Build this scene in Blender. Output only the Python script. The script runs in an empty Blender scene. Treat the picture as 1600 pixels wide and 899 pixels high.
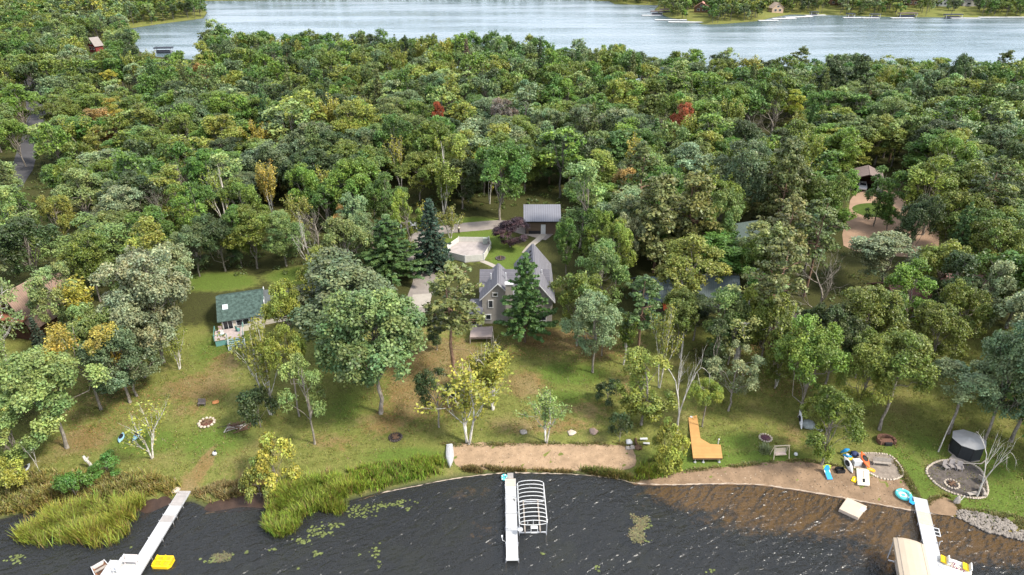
import bpy, math, random
import numpy as np
from mathutils import Vector, Matrix, geometry
C = bpy.context.scene.collection
SC = bpy.context.scene
R = math.radians
PI = math.pi
# ------------------------------------------------------------------ camera
CAM_H, PITCH, FPX = 59.0, R(28.0), 1600*24/36
CP, SP = math.cos(PITCH), math.sin(PITCH)
cam = bpy.data.cameras.new('camera'); cam.lens = 24; cam.sensor_width = 36; cam.sensor_fit = 'HORIZONTAL'
cam.clip_start = .5; cam.clip_end = 6000
camo = bpy.data.objects.new('camera', cam); C.objects.link(camo)
camo.location = (0, 0, CAM_H); camo.rotation_euler = (R(90)-PITCH, 0, 0)
SC.camera = camo
def ray(px, py):
    u = (px-800)/FPX; k = (449.5-py)/FPX
    return np.array([u, CP+k*SP, -SP+k*CP])
def atz(px, py, z=0.0):                       # the point of height z seen at a spot of the photograph
    d = ray(px, py); t = (z-CAM_H)/d[2]
    return np.array([d[0]*t, d[1]*t, z])
def depth(p): return p[1]*CP-(p[2]-CAM_H)*SP
def project(p):
    d = depth(p); up = p[1]*SP+(p[2]-CAM_H)*CP
    return 800+FPX*p[0]/d, 449.5-FPX*up/d
# ------------------------------------------------------------------ shores and land
shore_px = [(-420,830),(-200,815),(0,812),(60,796),(130,786),(205,790),(232,800),(262,786),(300,784),(330,797),(380,789),(430,792),
  (480,798),(530,787),(590,770),(640,760),(700,749),(760,741),(800,738),(850,739),(900,741),(960,747),(985,754),(1020,757),
  (1100,755),(1180,756),(1240,764),(1300,774),(1360,785),(1420,796),(1450,801),(1490,806),(1530,822),(1600,838),(1750,880),(2100,930)]
near_lake = np.array([atz(*p)[:2] for p in shore_px] + [(160,-200),(-160,-200)])
far_px = [(214,78),(200,62),(188,47),(250,38),(318,29),(324,20),(316,10)]
far_lake = np.array([(900,283),(300,283),(120,286),(60,292),(0,316),(-60,330),(-130,340),(-185,362)]
  + [tuple(atz(*p)[:2]) for p in far_px] + [(-300,640),(-120,668),(0,668),(60,655)]
  + [tuple(atz(*p)[:2]) for p in [(952,2),(960,7),(1030,8.5),(1022,16),(1042,27),(1075,33),(1100,39),(1130,38),(1188,33),(1206,28),(1235,23),(1300,24),(1400,27),(1600,28),(1900,35)]] + [(900,510)])
def sdist(pts, poly):                         # distance to a polygon's edge, negative inside
    pts = np.atleast_2d(pts); out = np.full(len(pts), 1e9); ins = np.zeros(len(pts), bool)
    n = len(poly)
    for i in range(n):
        a = poly[i]; b = poly[(i+1) % n]; ab = b-a
        t = np.clip(((pts-a)@ab)/max(ab@ab, 1e-9), 0, 1)
        d = np.hypot(*(pts-a-t[:, None]*ab).T); out = np.minimum(out, d)
        c = (a[1] > pts[:, 1]) != (b[1] > pts[:, 1])
        with np.errstate(divide='ignore', invalid='ignore'):
            xx = (b[0]-a[0])*(pts[:, 1]-a[1])/(b[1]-a[1])+a[0]
        ins ^= c & (pts[:, 0] < xx)
    return np.where(ins, -out, out)
def land(x, y):                               # height of the land (or lake bed)
    p = np.stack([np.ravel(x), np.ravel(y)], 1).astype(float)
    s1 = sdist(p, near_lake); s2 = sdist(p, far_lake)
    h1 = np.interp(s1, [-40,-14,-5,-1.5,0,1.5,6,20,45,90], [-3.2,-1.6,-.7,-.25,0,.28,.75,1.7,2.8,3.4])
    h2 = np.interp(s2, [-40,-5,0,3,15,60], [-4,-.8,0,.5,1.6,3.4])
    w = .10*np.sin(p[:, 0]*.31+1.3*np.sin(p[:, 1]*.17))+.08*np.sin(p[:, 1]*.43+p[:, 0]*.11)
    return np.where(np.minimum(s1, s2) > 4, np.minimum(h1, h2)+w*np.clip((np.minimum(s1, s2)-4)/6, 0, 1), np.minimum(h1, h2))
def gz(x, y): return float(land(x, y)[0])
def ground(px, py, lift=0.0):                 # the point of the land seen at a spot of the photograph
    z = 1.0
    for _ in range(9):
        p = atz(px, py, z); z = .3*z+.7*gz(p[0], p[1])
    p = atz(px, py, z); return np.array([p[0], p[1], gz(p[0], p[1])+lift])
def G(px, py, lift=0.0): return Vector(ground(px, py, lift))
def top_height(p, py):                        # height above p of the point straight up that shows at py
    k = (449.5-py)/FPX
    return p[1]*(k*CP-SP)/(CP+k*SP)+CAM_H-p[2]
# ------------------------------------------------------------------ materials
def nt(name):
    m = bpy.data.materials.new(name); m.use_nodes = True
    t = m.node_tree; t.nodes.clear(); o = t.nodes.new('ShaderNodeOutputMaterial')
    return m, t, o
def node(t, kind, **kw):
    n = t.nodes.new(kind)
    for k, v in kw.items():
        if k in n.inputs: n.inputs[k].default_value = v
        else: setattr(n, k, v)
    return n
def mixc(t, fac, a, b, blend='MIX'):
    n = t.nodes.new('ShaderNodeMix'); n.data_type = 'RGBA'; n.blend_type = blend
    for i, v in ((0, fac), (6, a), (7, b)):
        if hasattr(v, 'links') or hasattr(v, 'is_output'): t.links.new(v, n.inputs[i])
        else: n.inputs[i].default_value = v if i == 0 else (*v, 1) if len(v) == 3 else v
    return n.outputs[2]
def ramp(t, fac, stops):
    n = t.nodes.new('ShaderNodeValToRGB'); e = n.color_ramp.elements
    while len(e) < len(stops): e.new(.5)
    for i, (p, c) in enumerate(stops):
        e[i].position = p; e[i].color = (c, c, c, 1) if not hasattr(c, '__len__') else (*c, 1)
    t.links.new(fac, n.inputs[0]); return n.outputs[0]
def noise(t, vec, scale, detail=4, rough=.55, dist=0):
    n = node(t, 'ShaderNodeTexNoise', Scale=scale, Detail=detail, Roughness=rough, Distortion=dist)
    if vec is not None: t.links.new(vec, n.inputs['Vector'])
    return n.outputs['Fac']
MATS = {}
def pm(name, col, rough=.7, var=.18, scale=3.0, metal=0., spec=.3, bump=0., planks=0., axis=0, fine=None):
    """painted / natural surface: base colour with soft wear, optional board gaps of the given spacing along an axis"""
    if name in MATS: return MATS[name]
    m, t, o = nt(name); L = t.links
    b = node(t, 'ShaderNodeBsdfPrincipled', Roughness=rough, Metallic=metal); b.inputs['Specular IOR Level'].default_value = spec
    tc = t.nodes.new('ShaderNodeTexCoord'); vec = tc.outputs['Object']
    f = noise(t, vec, scale, 5, .62)
    c = mixc(t, ramp(t, f, [(.3, 0.), (.7, 1.)]), [v*(1-var) for v in col], [min(1, v*(1+var)) for v in col])
    g = noise(t, vec, scale*9, 3, .6)
    c = mixc(t, ramp(t, g, [(.55, 0.), (.75, .5)]), c, [v*(1-1.6*var) for v in col])
    if planks:
        sx = t.nodes.new('ShaderNodeSeparateXYZ'); L.new(vec, sx.inputs[0])
        md = node(t, 'ShaderNodeMath', operation='MULTIPLY'); L.new(sx.outputs[axis], md.inputs[0]); md.inputs[1].default_value = 1/planks
        fr = node(t, 'ShaderNodeMath', operation='FRACT'); L.new(md.outputs[0], fr.inputs[0])
        fl = node(t, 'ShaderNodeMath', operation='FLOOR'); L.new(md.outputs[0], fl.inputs[0])
        wn = t.nodes.new('ShaderNodeTexWhiteNoise'); wn.noise_dimensions = '1D'; L.new(fl.outputs[0], wn.inputs['W'])
        c = mixc(t, ramp(t, wn.outputs[0], [(0., 0.), (1., .55)]), c, [v*(1-1.3*var) for v in col])
        c = mixc(t, ramp(t, fr.outputs[0], [(0., .75), (.1, .75), (.14, 0.), (1., 0.)]), c, [v*.3 for v in col])
    L.new(c, b.inputs['Base Color'])
    if bump:
        bp = node(t, 'ShaderNodeBump', Strength=bump, Distance=.05); L.new(noise(t, vec, scale*6, 4), bp.inputs['Height']); L.new(bp.outputs[0], b.inputs['Normal'])
    L.new(b.outputs[0], o.inputs[0]); MATS[name] = m
    return m
def leaf_material(name, gloss=.35):
    """foliage: the object's own colour times each leaf's tint, part of the light passing through"""
    m, t, o = nt(name); L = t.links
    oi = t.nodes.new('ShaderNodeObjectInfo'); at = t.nodes.new('ShaderNodeAttribute'); at.attribute_name = 'tint'
    c = mixc(t, 1.0, oi.outputs['Color'], at.outputs['Color'], 'MULTIPLY')
    b = node(t, 'ShaderNodeBsdfPrincipled', Roughness=.45); b.inputs['Specular IOR Level'].default_value = gloss
    tr = t.nodes.new('ShaderNodeBsdfTranslucent')
    c2 = mixc(t, 1.0, c, (1.0, 1.15, .6), 'MULTIPLY')
    L.new(c, b.inputs['Base Color']); L.new(c2, tr.inputs['Color'])
    mx = t.nodes.new('ShaderNodeMixShader'); mx.inputs[0].default_value = .22
    L.new(b.outputs[0], mx.inputs[1]); L.new(tr.outputs[0], mx.inputs[2]); L.new(mx.outputs[0], o.inputs[0])
    return m
LEAF = leaf_material('leaf')
def bark_material(name, a, b_, scale=6):
    m, t, o = nt(name); L = t.links
    tc = t.nodes.new('ShaderNodeTexCoord'); mp = node(t, 'ShaderNodeMapping'); mp.inputs['Scale'].default_value = (1, 1, .35)
    L.new(tc.outputs['Object'], mp.inputs[0])
    b = node(t, 'ShaderNodeBsdfPrincipled', Roughness=.85); b.inputs['Specular IOR Level'].default_value = .15
    L.new(mixc(t, ramp(t, noise(t, mp.outputs[0], scale, 5, .65), [(.38, 0.), (.62, 1.)]), a, b_), b.inputs['Base Color'])
    L.new(b.outputs[0], o.inputs[0]); return m
BARK = {'grey': bark_material('bark_grey', (.13,.11,.09), (.33,.29,.24)), 'brown': bark_material('bark_brown', (.07,.05,.035), (.17,.12,.085)),
        'red': bark_material('bark_red', (.16,.09,.06), (.30,.20,.14)), 'white': bark_material('bark_white', (.26,.23,.19), (.74,.70,.62), 3.5),
        'dead': bark_material('bark_dead', (.30,.27,.23), (.62,.58,.52), 4)}
# ------------------------------------------------------------------ mesh helpers
class MB:
    """collects shapes and links them as ONE mesh object"""
    def __init__(s): s.v = []; s.f = []
    def add(s, vs, fs):
        n = len(s.v); s.v += [tuple(v) for v in vs]; s.f += [[i+n for i in f] for f in fs]; return s
    def box(s, c, d, rz=0., tilt=None):
        x, y, z = d[0]/2, d[1]/2, d[2]/2
        vs = [Vector(p) for p in [(-x,-y,-z),(x,-y,-z),(x,y,-z),(-x,y,-z),(-x,-y,z),(x,-y,z),(x,y,z),(-x,y,z)]]
        M = Matrix.Rotation(rz, 3, 'Z')
        if tilt: M = M @ Matrix.Rotation(tilt[1], 3, tilt[0])
        return s.add([M @ v+Vector(c) for v in vs], [(0,3,2,1),(4,5,6,7),(0,1,5,4),(1,2,6,5),(2,3,7,6),(3,0,4,7)])
    def tube(s, pts, rs, n=6, cap=True):
        pts = [Vector(p) for p in pts]
        if not hasattr(rs, '__len__'): rs = [rs]*len(pts)
        vs = []; fs = []
        for i, p in enumerate(pts):
            d = (pts[min(i+1, len(pts)-1)]-pts[max(i-1, 0)]).normalized()
            a = d.orthogonal().normalized() if abs(d.z) < .95 else Vector((1,0,0)); a = (a-d*a.dot(d)).normalized(); b = d.cross(a)
            vs += [p+(a*math.cos(2*PI*k/n)+b*math.sin(2*PI*k/n))*rs[i] for k in range(n)]
        for i in range(len(pts)-1):
            fs += [(i*n+k, i*n+(k+1) % n, (i+1)*n+(k+1) % n, (i+1)*n+k) for k in range(n)]
        if cap: fs += [list(range(n))[::-1], [(len(pts)-1)*n+k for k in range(n)]]
        return s.add(vs, fs)
    def prism(s, poly, z0, z1):
        n = len(poly)
        vs = [(p[0], p[1], z0) for p in poly]+[(p[0], p[1], z1) for p in poly]
        return s.add(vs, [list(range(n))[::-1], list(range(n, 2*n))]+[(k, (k+1) % n, n+(k+1) % n, n+k) for k in range(n)])
    def lathe(s, prof, c=(0,0,0), n=16, sx=1., sy=1., ph=0.):
        vs = []
        for r, z in prof: vs += [(c[0]+sx*r*math.cos(2*PI*k/n+ph), c[1]+sy*r*math.sin(2*PI*k/n+ph), c[2]+z) for k in range(n)]
        fs = []
        for i in range(len(prof)-1): fs += [(i*n+k, i*n+(k+1) % n, (i+1)*n+(k+1) % n, (i+1)*n+k) for k in range(n)]
        fs += [list(range(n))[::-1], [(len(prof)-1)*n+k for k in range(n)]]
        return s.add(vs, fs)
    def slab(s, quad, th):                     # a sloping four-sided sheet with thickness (roof slopes)
        q = [Vector(p) for p in quad]; n = (q[1]-q[0]).cross(q[2]-q[0]).normalized()*th
        if n.z < 0: n = -n
        m = len(q)
        return s.add(q+[p+n for p in q], [list(range(m))[::-1], list(range(m, 2*m))]+[(k, (k+1) % m, m+(k+1) % m, m+k) for k in range(m)])
    def lump(s, c, r, rnd, squash=.7, n=7):
        prof = [(.02, -squash), (.7, -.6*squash), (1, 0), (.75, .6*squash), (.3, .95*squash)]
        vs = []
        for q, z in prof: vs += [(c[0]+r*q*math.cos(2*PI*k/n)*rnd.uniform(.75, 1.2), c[1]+r*q*math.sin(2*PI*k/n)*rnd.uniform(.75, 1.2), c[2]+r*z*rnd.uniform(.8, 1.15)) for k in range(n)]
        fs = []
        for i in range(4): fs += [(i*n+k, i*n+(k+1) % n, (i+1)*n+(k+1) % n, (i+1)*n+k) for k in range(n)]
        return s.add(vs, fs+[list(range(n))[::-1], [4*n+k for k in range(n)]])
    def build(s, name, m, parent=None, smooth=False, loc=None):
        me = bpy.data.meshes.new(name); me.from_pydata(s.v, [], s.f); me.materials.append(m)
        if smooth: me.polygons.foreach_set('use_smooth', [True]*len(me.polygons))
        o = bpy.data.objects.new(name, me); C.objects.link(o); o.parent = parent
        if loc is not None: o.location = loc
        return o
def tag(o, label=None, cat=None, group=None, kind=None):
    if label: o['label'] = label
    if cat: o['category'] = cat
    if group: o['group'] = group
    if kind: o['kind'] = kind
    return o
def thing(name, label, cat, loc, rz=0., group=None):
    o = bpy.data.objects.new(name, None); C.objects.link(o); o.empty_display_size = .3
    o.location = loc; o.rotation_euler = (0, 0, rz)
    return tag(o, label, cat, group)
def copy_tree(root, loc, rz=None, label=None):
    r = root.copy(); C.objects.link(r); r.location = loc
    if rz is not None: r.rotation_euler = (0, 0, rz)
    if label: r['label'] = label
    for ch in root.children:
        c = ch.copy(); C.objects.link(c); c.parent = r
        for g in ch.children:
            d = g.copy(); C.objects.link(d); d.parent = c
    return r
def np_mesh(name, V, F, k, tint=None, m=None, smooth=False):
    """mesh from arrays: V (n,3), F (f,k)"""
    me = bpy.data.meshes.new(name); nf = len(F)
    me.vertices.add(len(V)); me.vertices.foreach_set('co', np.ascontiguousarray(V, np.float32).ravel())
    me.loops.add(nf*k); me.loops.foreach_set('vertex_index', np.ascontiguousarray(F, np.int32).ravel())
    me.polygons.add(nf); me.polygons.foreach_set('loop_start', np.arange(0, nf*k, k, dtype=np.int32))
    if smooth: me.polygons.foreach_set('use_smooth', np.ones(nf, bool))
    me.update(calc_edges=True)
    if tint is not None:
        a = me.color_attributes.new('tint', 'FLOAT_COLOR', 'POINT')
        a.data.foreach_set('color', np.concatenate([tint, np.ones((len(tint), 1))], 1).astype(np.float32).ravel())
    if m: me.materials.append(m)
    return me
# ------------------------------------------------------------------ sky and sun
SUN_DIR = Vector((.78, -.34, .98)).normalized()
W = bpy.data.worlds.new('World'); SC.world = W; W.use_nodes = True
t = W.node_tree; t.nodes.clear(); L = t.links
wo = t.nodes.new('ShaderNodeOutputWorld'); bg = t.nodes.new('ShaderNodeBackground'); bg.inputs['Strength'].default_value = .15
sk = t.nodes.new('ShaderNodeTexSky'); sk.sky_type = 'NISHITA'; sk.sun_disc = False
sk.sun_elevation = math.asin(SUN_DIR.z); sk.sun_rotation = math.atan2(SUN_DIR.x, SUN_DIR.y)
tc = t.nodes.new('ShaderNodeTexCoord'); mp = node(t, 'ShaderNodeMapping'); mp.inputs['Scale'].default_value = (1, 1, 2.6)
L.new(tc.outputs['Generated'], mp.inputs[0])
cl = noise(t, mp.outputs[0], 2.6, 6, .6)
sz = t.nodes.new('ShaderNodeSeparateXYZ'); L.new(tc.outputs['Generated'], sz.inputs[0])
low = ramp(t, sz.outputs['Z'], [(.0, 1.), (.35, 0.)])           # thicker, brighter cloud towards the horizon
cov = node(t, 'ShaderNodeMath', operation='MULTIPLY_ADD'); L.new(low, cov.inputs[0]); cov.inputs[1].default_value = .2; L.new(cl, cov.inputs[2])
L.new(mixc(t, ramp(t, cov.outputs[0], [(.38, .25), (.62, .96)]), sk.outputs[0], mixc(t, low, (7.0, 7.3, 7.9), (7.0, 8.2, 9.8))), bg.inputs['Color'])
L.new(bg.outputs[0], wo.inputs[0])
sun = bpy.data.lights.new('sun', 'SUN'); sun.energy = 3.4; sun.angle = R(10); sun.color = (1, .94, .83)
suno = bpy.data.objects.new('sun', sun); C.objects.link(suno); suno.rotation_euler = SUN_DIR.to_track_quat('Z', 'Y').to_euler()
vs = SC.view_settings; vs.view_transform = 'Standard'; vs.look = 'None'; vs.gamma = 1; vs.use_curve_mapping = False; vs.exposure = .92
SC.render.engine = 'CYCLES'
cy = SC.cycles; cy.max_bounces = 6; cy.diffuse_bounces = 3; cy.glossy_bounces = 3; cy.transparent_max_bounces = 8; cy.transmission_bounces = 3
cy.use_denoising = True; cy.caustics_reflective = False; cy.caustics_refractive = False
# ------------------------------------------------------------------ the ground, one sheet
def axis(lo, a, b, hi, fine, grow=1.12, cap=1e9, upto=0):
    v = list(np.arange(a, b, fine)); s = fine; x = v[-1]
    while x < hi: s = min(s*grow, cap) if x < upto else s*1.15; x += s; v.append(x)
    s = fine; x = v[0]; pre = []
    while x > lo: s = min(s*grow, cap) if x > -upto else s*1.15; x -= s; pre.append(x)
    return np.array(pre[::-1]+v)
gx = axis(-2500, -72, 78, 2500, .6, 1.08, 3.5, 430); gy = axis(-400, 44, 128, 4200, .6, 1.06, 2.5, 690)
GX, GY = np.meshgrid(gx, gy); GP = np.stack([GX.ravel(), GY.ravel()], 1)
gzv = land(GP[:, 0], GP[:, 1])
rng = np.random.default_rng(7)
nearm = (np.abs(GP[:, 0]) < 80) & (GP[:, 1] < 130) & (gzv > .1)
gzv = gzv+np.where(nearm, rng.normal(0, .02, len(gzv)), 0)
def blob(lst):
    m = np.zeros(len(GP))
    for px, py, rx, ry, s in lst:
        c = ground(px, py); d = depth(c); ax = rx*d/FPX; ay = ry*d/FPX/(CAM_H/np.linalg.norm(c-np.array([0, 0, CAM_H])))
        m = np.maximum(m, s*np.exp(-(((GP[:, 0]-c[0])/ax)**2+((GP[:, 1]-c[1])/ay)**2)))
    return m
dry = blob([(700,580,70,60,1),(650,610,50,50,.9),(640,560,40,50,.9),(870,530,70,18,1),(930,545,40,22,.7),(820,600,40,26,.8),(850,665,130,18,.6),(920,640,50,24,.55),
  (310,605,70,26,.75),(350,570,40,30,.6),(130,688,60,24,.7),(290,640,60,16,.5),(520,690,70,20,.5),(600,660,60,30,.6),(1240,680,40,30,.5),(1180,670,40,20,.35),(1400,690,40,16,.35),
  (25,262,16,30,.9),(5,290,14,30,.9),(300,750,40,20,.5),(318,728,14,30,.9),(292,762,16,12,1),(400,740,60,18,.55),(980,600,60,40,.45),(1100,640,30,20,.4)])
lush = blob([(890,585,60,16,1),(880,620,60,14,.7),(640,715,70,14,.9),(330,690,60,24,.75),(230,690,60,20,.8),(1180,722,90,16,1),(1150,690,60,16,.6),(1420,740,30,40,1),
  (1560,780,80,24,1),(1500,790,70,14,1),(1450,700,50,30,.55),(1550,720,50,40,.7),(1060,720,60,20,.7),(540,640,40,40,.55),(350,540,50,30,.7),(340,440,70,16,.9),(480,430,80,16,.8),
  (745,380,60,30,.9),(800,405,40,24,.9),(1360,327,34,10,1),(1310,640,60,40,.35),(740,350,60,12,.8)])
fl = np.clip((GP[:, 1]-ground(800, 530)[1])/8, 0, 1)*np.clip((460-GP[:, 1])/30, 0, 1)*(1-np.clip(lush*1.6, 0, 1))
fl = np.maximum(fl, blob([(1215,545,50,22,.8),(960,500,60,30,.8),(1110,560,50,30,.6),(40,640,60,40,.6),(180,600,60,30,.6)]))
sandbed = blob([(1180,775,150,24,1),(1300,800,130,30,1),(1430,830,90,40,1),(1540,840,90,30,.95),(1200,810,120,26,.6),(1400,870,100,30,.5),(730,770,50,14,.35),(1060,770,60,12,.8),(760,830,60,30,.28)])
nx, ny = len(gx), len(gy)
ii = (np.arange(ny-1)[:, None]*nx+np.arange(nx-1)[None, :]).ravel()
me = np_mesh('ground', np.stack([GP[:, 0], GP[:, 1], gzv], 1), np.stack([ii, ii+1, ii+1+nx, ii+nx], 1), 4, smooth=True)
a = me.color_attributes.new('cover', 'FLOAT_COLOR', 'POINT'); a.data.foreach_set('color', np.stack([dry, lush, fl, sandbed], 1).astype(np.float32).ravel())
def ground_material():
    m, t, o = nt('ground'); L = t.links
    at = t.nodes.new('ShaderNodeAttribute'); at.attribute_name = 'cover'
    se = t.nodes.new('ShaderNodeSeparateColor'); L.new(at.outputs['Color'], se.inputs[0])
    tc = t.nodes.new('ShaderNodeTexCoord'); P = tc.outputs['Object']
    n1 = noise(t, P, .22, 5, .6); n2 = noise(t, P, 1.1, 6, .68); n3 = noise(t, P, 5.5, 5, .7)
    def soft(mask, nz, lo, hi, k=.9):           # a cover's mask broken up by noise
        ad = node(t, 'ShaderNodeMath', operation='MULTIPLY_ADD'); L.new(nz, ad.inputs[0]); ad.inputs[1].default_value = k; L.new(mask, ad.inputs[2])
        return ramp(t, ad.outputs[0], [(lo, 0.), (hi, 1.)])
    g = mixc(t, ramp(t, n2, [(.32, 0.), (.68, 1.)]), (.120,.142,.030), (.235,.230,.068))
    g = mixc(t, ramp(t, n1, [(.52, 0.), (.7, .7)]), g, (.24,.185,.08))
    g = mixc(t, soft(se.outputs[1], n2, .62, 1.1), g, mixc(t, n3, (.070,.120,.018), (.135,.200,.036)))
    g = mixc(t, soft(se.outputs[0], n2, .78, 1.4), g, mixc(t, ramp(t, n1, [(.35, 0.), (.65, 1.)]), (.225,.135,.055), (.26,.19,.095)))
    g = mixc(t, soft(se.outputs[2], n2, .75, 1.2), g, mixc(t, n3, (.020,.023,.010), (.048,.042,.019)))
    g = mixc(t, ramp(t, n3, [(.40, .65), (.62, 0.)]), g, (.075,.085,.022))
    g = mixc(t, ramp(t, noise(t, P, 14, 3, .7), [(.58, 0.), (.75, .55)]), g, (.26,.22,.10))
    # the lake bed: dark muck and weed, sand off the swimming beach
    bed = mixc(t, n2, (.012,.015,.019), (.028,.030,.032))
    bed = mixc(t, ramp(t, n1, [(.5, 0.), (.62, .8)]), bed, (.035,.045,.022))
    ad = node(t, 'ShaderNodeMath', operation='MULTIPLY_ADD'); L.new(n2, ad.inputs[0]); ad.inputs[1].default_value = .9; L.new(at.outputs['Alpha'], ad.inputs[2])
    bed = mixc(t, ramp(t, ad.outputs[0], [(.72, 0.), (1.2, 1.)]), bed, mixc(t, n2, (.20,.135,.036), (.46,.32,.105)))
    sx = t.nodes.new('ShaderNodeSeparateXYZ'); L.new(P, sx.inputs[0])
    mr = node(t, 'ShaderNodeMapRange'); L.new(sx.outputs['Z'], mr.inputs[0]); mr.inputs[1].default_value = -.06; mr.inputs[2].default_value = .16
    g = mixc(t, mr.outputs[0], bed, g)
    b = node(t, 'ShaderNodeBsdfPrincipled', Roughness=.95); b.inputs['Specular IOR Level'].default_value = .08
    L.new(g, b.inputs['Base Color'])
    bp = node(t, 'ShaderNodeBump', Strength=.8, Distance=.12); L.new(n3, bp.inputs['Height']); L.new(bp.outputs[0], b.inputs['Normal'])
    L.new(b.outputs[0], o.inputs[0]); return m
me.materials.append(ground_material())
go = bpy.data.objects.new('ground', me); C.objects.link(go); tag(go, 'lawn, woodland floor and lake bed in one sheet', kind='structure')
# ------------------------------------------------------------------ the two lakes
def water_material(name, tint, wl, strength, rough, far=False):
    """ripples of about the wavelength wl running in two directions, gusts between calmer patches"""
    m, t, o = nt(name); L = t.links
    tc = t.nodes.new('ShaderNodeTexCoord')
    def crests(ang, wl, stretch, detail, dist):
        mp = node(t, 'ShaderNodeMapping'); mp.vector_type = 'TEXTURE'; mp.inputs['Rotation'].default_value = (0, 0, R(ang)); mp.inputs['Scale'].default_value = (wl*stretch, wl, wl)
        L.new(tc.outputs['Object'], mp.inputs[0]); return noise(t, mp.outputs[0], 1., detail, .5, dist)
    a = crests(33, wl, 2.6, 2, .5); b = crests(8, wl*.42, 1.9, 3, .4); c = crests(60, wl*.55, 2.0, 2, .3)
    gust = noise(t, tc.outputs['Object'], .05/wl if not far else .012, 3, .5)
    ad = node(t, 'ShaderNodeMath', operation='MULTIPLY_ADD'); L.new(b, ad.inputs[0]); ad.inputs[1].default_value = .42; L.new(a, ad.inputs[2])
    ad2 = node(t, 'ShaderNodeMath', operation='MULTIPLY_ADD'); L.new(c, ad2.inputs[0]); ad2.inputs[1].default_value = .45; L.new(ad.outputs[0], ad2.inputs[2])
    gl = node(t, 'ShaderNodeBsdfGlossy', Roughness=rough)
    if far:                                      # calmer and rougher bands, drawn out across the lake
        mb = node(t, 'ShaderNodeMapping'); mb.vector_type = 'TEXTURE'; mb.inputs['Scale'].default_value = (150, 28, 1); L.new(tc.outputs['Object'], mb.inputs[0])
        mr = node(t, 'ShaderNodeMapRange'); L.new(noise(t, mb.outputs[0], 1., 4, .6), mr.inputs[0]); mr.inputs[1].default_value = .35; mr.inputs[2].default_value = .65; mr.inputs[3].default_value = .06; mr.inputs[4].default_value = .38; L.new(mr.outputs[0], gl.inputs['Roughness'])
        gust = noise(t, mb.outputs[0], 1.3, 4, .6)
    mu = node(t, 'ShaderNodeMath', operation='MULTIPLY'); L.new(ad2.outputs[0], mu.inputs[0])
    L.new(ramp(t, gust, [(.3, .55), (.7, 1.)]), mu.inputs[1])
    bp = node(t, 'ShaderNodeBump', Strength=1.0, Distance=strength*wl); L.new(mu.outputs[0], bp.inputs['Height'])
    fr = node(t, 'ShaderNodeFresnel', IOR=1.33); L.new(bp.outputs[0], fr.inputs['Normal'])
    L.new(bp.outputs[0], gl.inputs['Normal'])
    un = t.nodes.new('ShaderNodeBsdfDiffuse' if far else 'ShaderNodeBsdfTransparent'); un.inputs['Color'].default_value = (*tint, 1)
    if not far:                                  # fine silt in the water scatters a little light
        sc_ = node(t, 'ShaderNodeBsdfDiffuse'); sc_.inputs['Color'].default_value = (.062, .068, .074, 1)
        m2 = t.nodes.new('ShaderNodeMixShader'); m2.inputs[0].default_value = .28; L.new(un.outputs[0], m2.inputs[1]); L.new(sc_.outputs[0], m2.inputs[2]); un = m2
    mx = t.nodes.new('ShaderNodeMixShader'); L.new(fr.outputs[0], mx.inputs[0]); L.new(un.outputs[0], mx.inputs[1]); L.new(gl.outputs[0], mx.inputs[2])
    L.new(mx.outputs[0], o.inputs[0]); return m
def flat(name, poly, z, m, label, kind='structure'):
    me = bpy.data.meshes.new(name); me.from_pydata([(p[0], p[1], z) for p in poly], [], [list(range(len(poly)))]); me.materials.append(m)
    o = bpy.data.objects.new(name, me); C.objects.link(o); tag(o, label, kind=kind); return o
flat('near_lake_water', [(-400,-300),(400,-300),(400,82),(-400,82)], 0, water_material('near_water', (.72,.62,.45), 1.15, .5, .2), 'dark rippled lake water by the docks')
flat('far_lake_water', [(-700,262),(1000,262),(1000,760),(-700,760)], 0, water_material('far_water', (.10,.15,.165), 2.2, .22, .2, True), 'pale grey blue lake beyond the woods')
# ------------------------------------------------------------------ sheets lying on the ground
def smooth_poly(pts, n=4):
    pts = [np.array(p, float) for p in pts]; out = []; m = len(pts)
    for i in range(m):
        p0, p1, p2, p3 = pts[i-1], pts[i], pts[(i+1) % m], pts[(i+2) % m]
        for k in range(n):
            u = k/n
            out.append(.5*((2*p1)+(-p0+p2)*u+(2*p0-5*p1+4*p2-p3)*u*u+(-p0+3*p1-3*p2+p3)*u**3))
    return out
def sheet(name, m, poly, lift=.03, step=.8, kind='structure', label=None, rough=0., thick=0., seed=1):
    rn = random.Random(seed); P = []
    for i, p in enumerate(poly):
        q = poly[(i+1) % len(poly)]; k = max(1, int(math.hypot(q[0]-p[0], q[1]-p[1])/(step*.7)))
        for j in range(k): P.append((p[0]+(q[0]-p[0])*j/k+rn.uniform(-rough, rough), p[1]+(q[1]-p[1])*j/k+rn.uniform(-rough, rough)))
    nb = len(P); A = np.array(P)
    xs = np.arange(A[:, 0].min(), A[:, 0].max(), step); ys = np.arange(A[:, 1].min(), A[:, 1].max(), step)
    X, Y = np.meshgrid(xs, ys); q = np.stack([X.ravel(), Y.ravel()], 1); q = q[sdist(q, A) < -step*.35]
    allp = [Vector(p) for p in P]+[Vector(p) for p in q]
    v, e, f = geometry.delaunay_2d_cdt(allp, [], [list(range(nb))], 1, 1e-5)[:3]
    v = np.array([(p[0], p[1]) for p in v]); z = land(v[:, 0], v[:, 1])+lift
    me = bpy.data.meshes.new(name); me.from_pydata([(x, y, h) for (x, y), h in zip(v, z)], [], [list(k) for k in f]); me.materials.append(m)
    me.polygons.foreach_set('use_smooth', [True]*len(me.polygons))
    o = bpy.data.objects.new(name, me); C.objects.link(o); tag(o, label, kind=kind); return o
def pxpoly(pts, smooth=3):
    g = [ground(*p)[:2] for p in pts]
    return smooth_poly(g, smooth) if smooth else g
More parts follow.
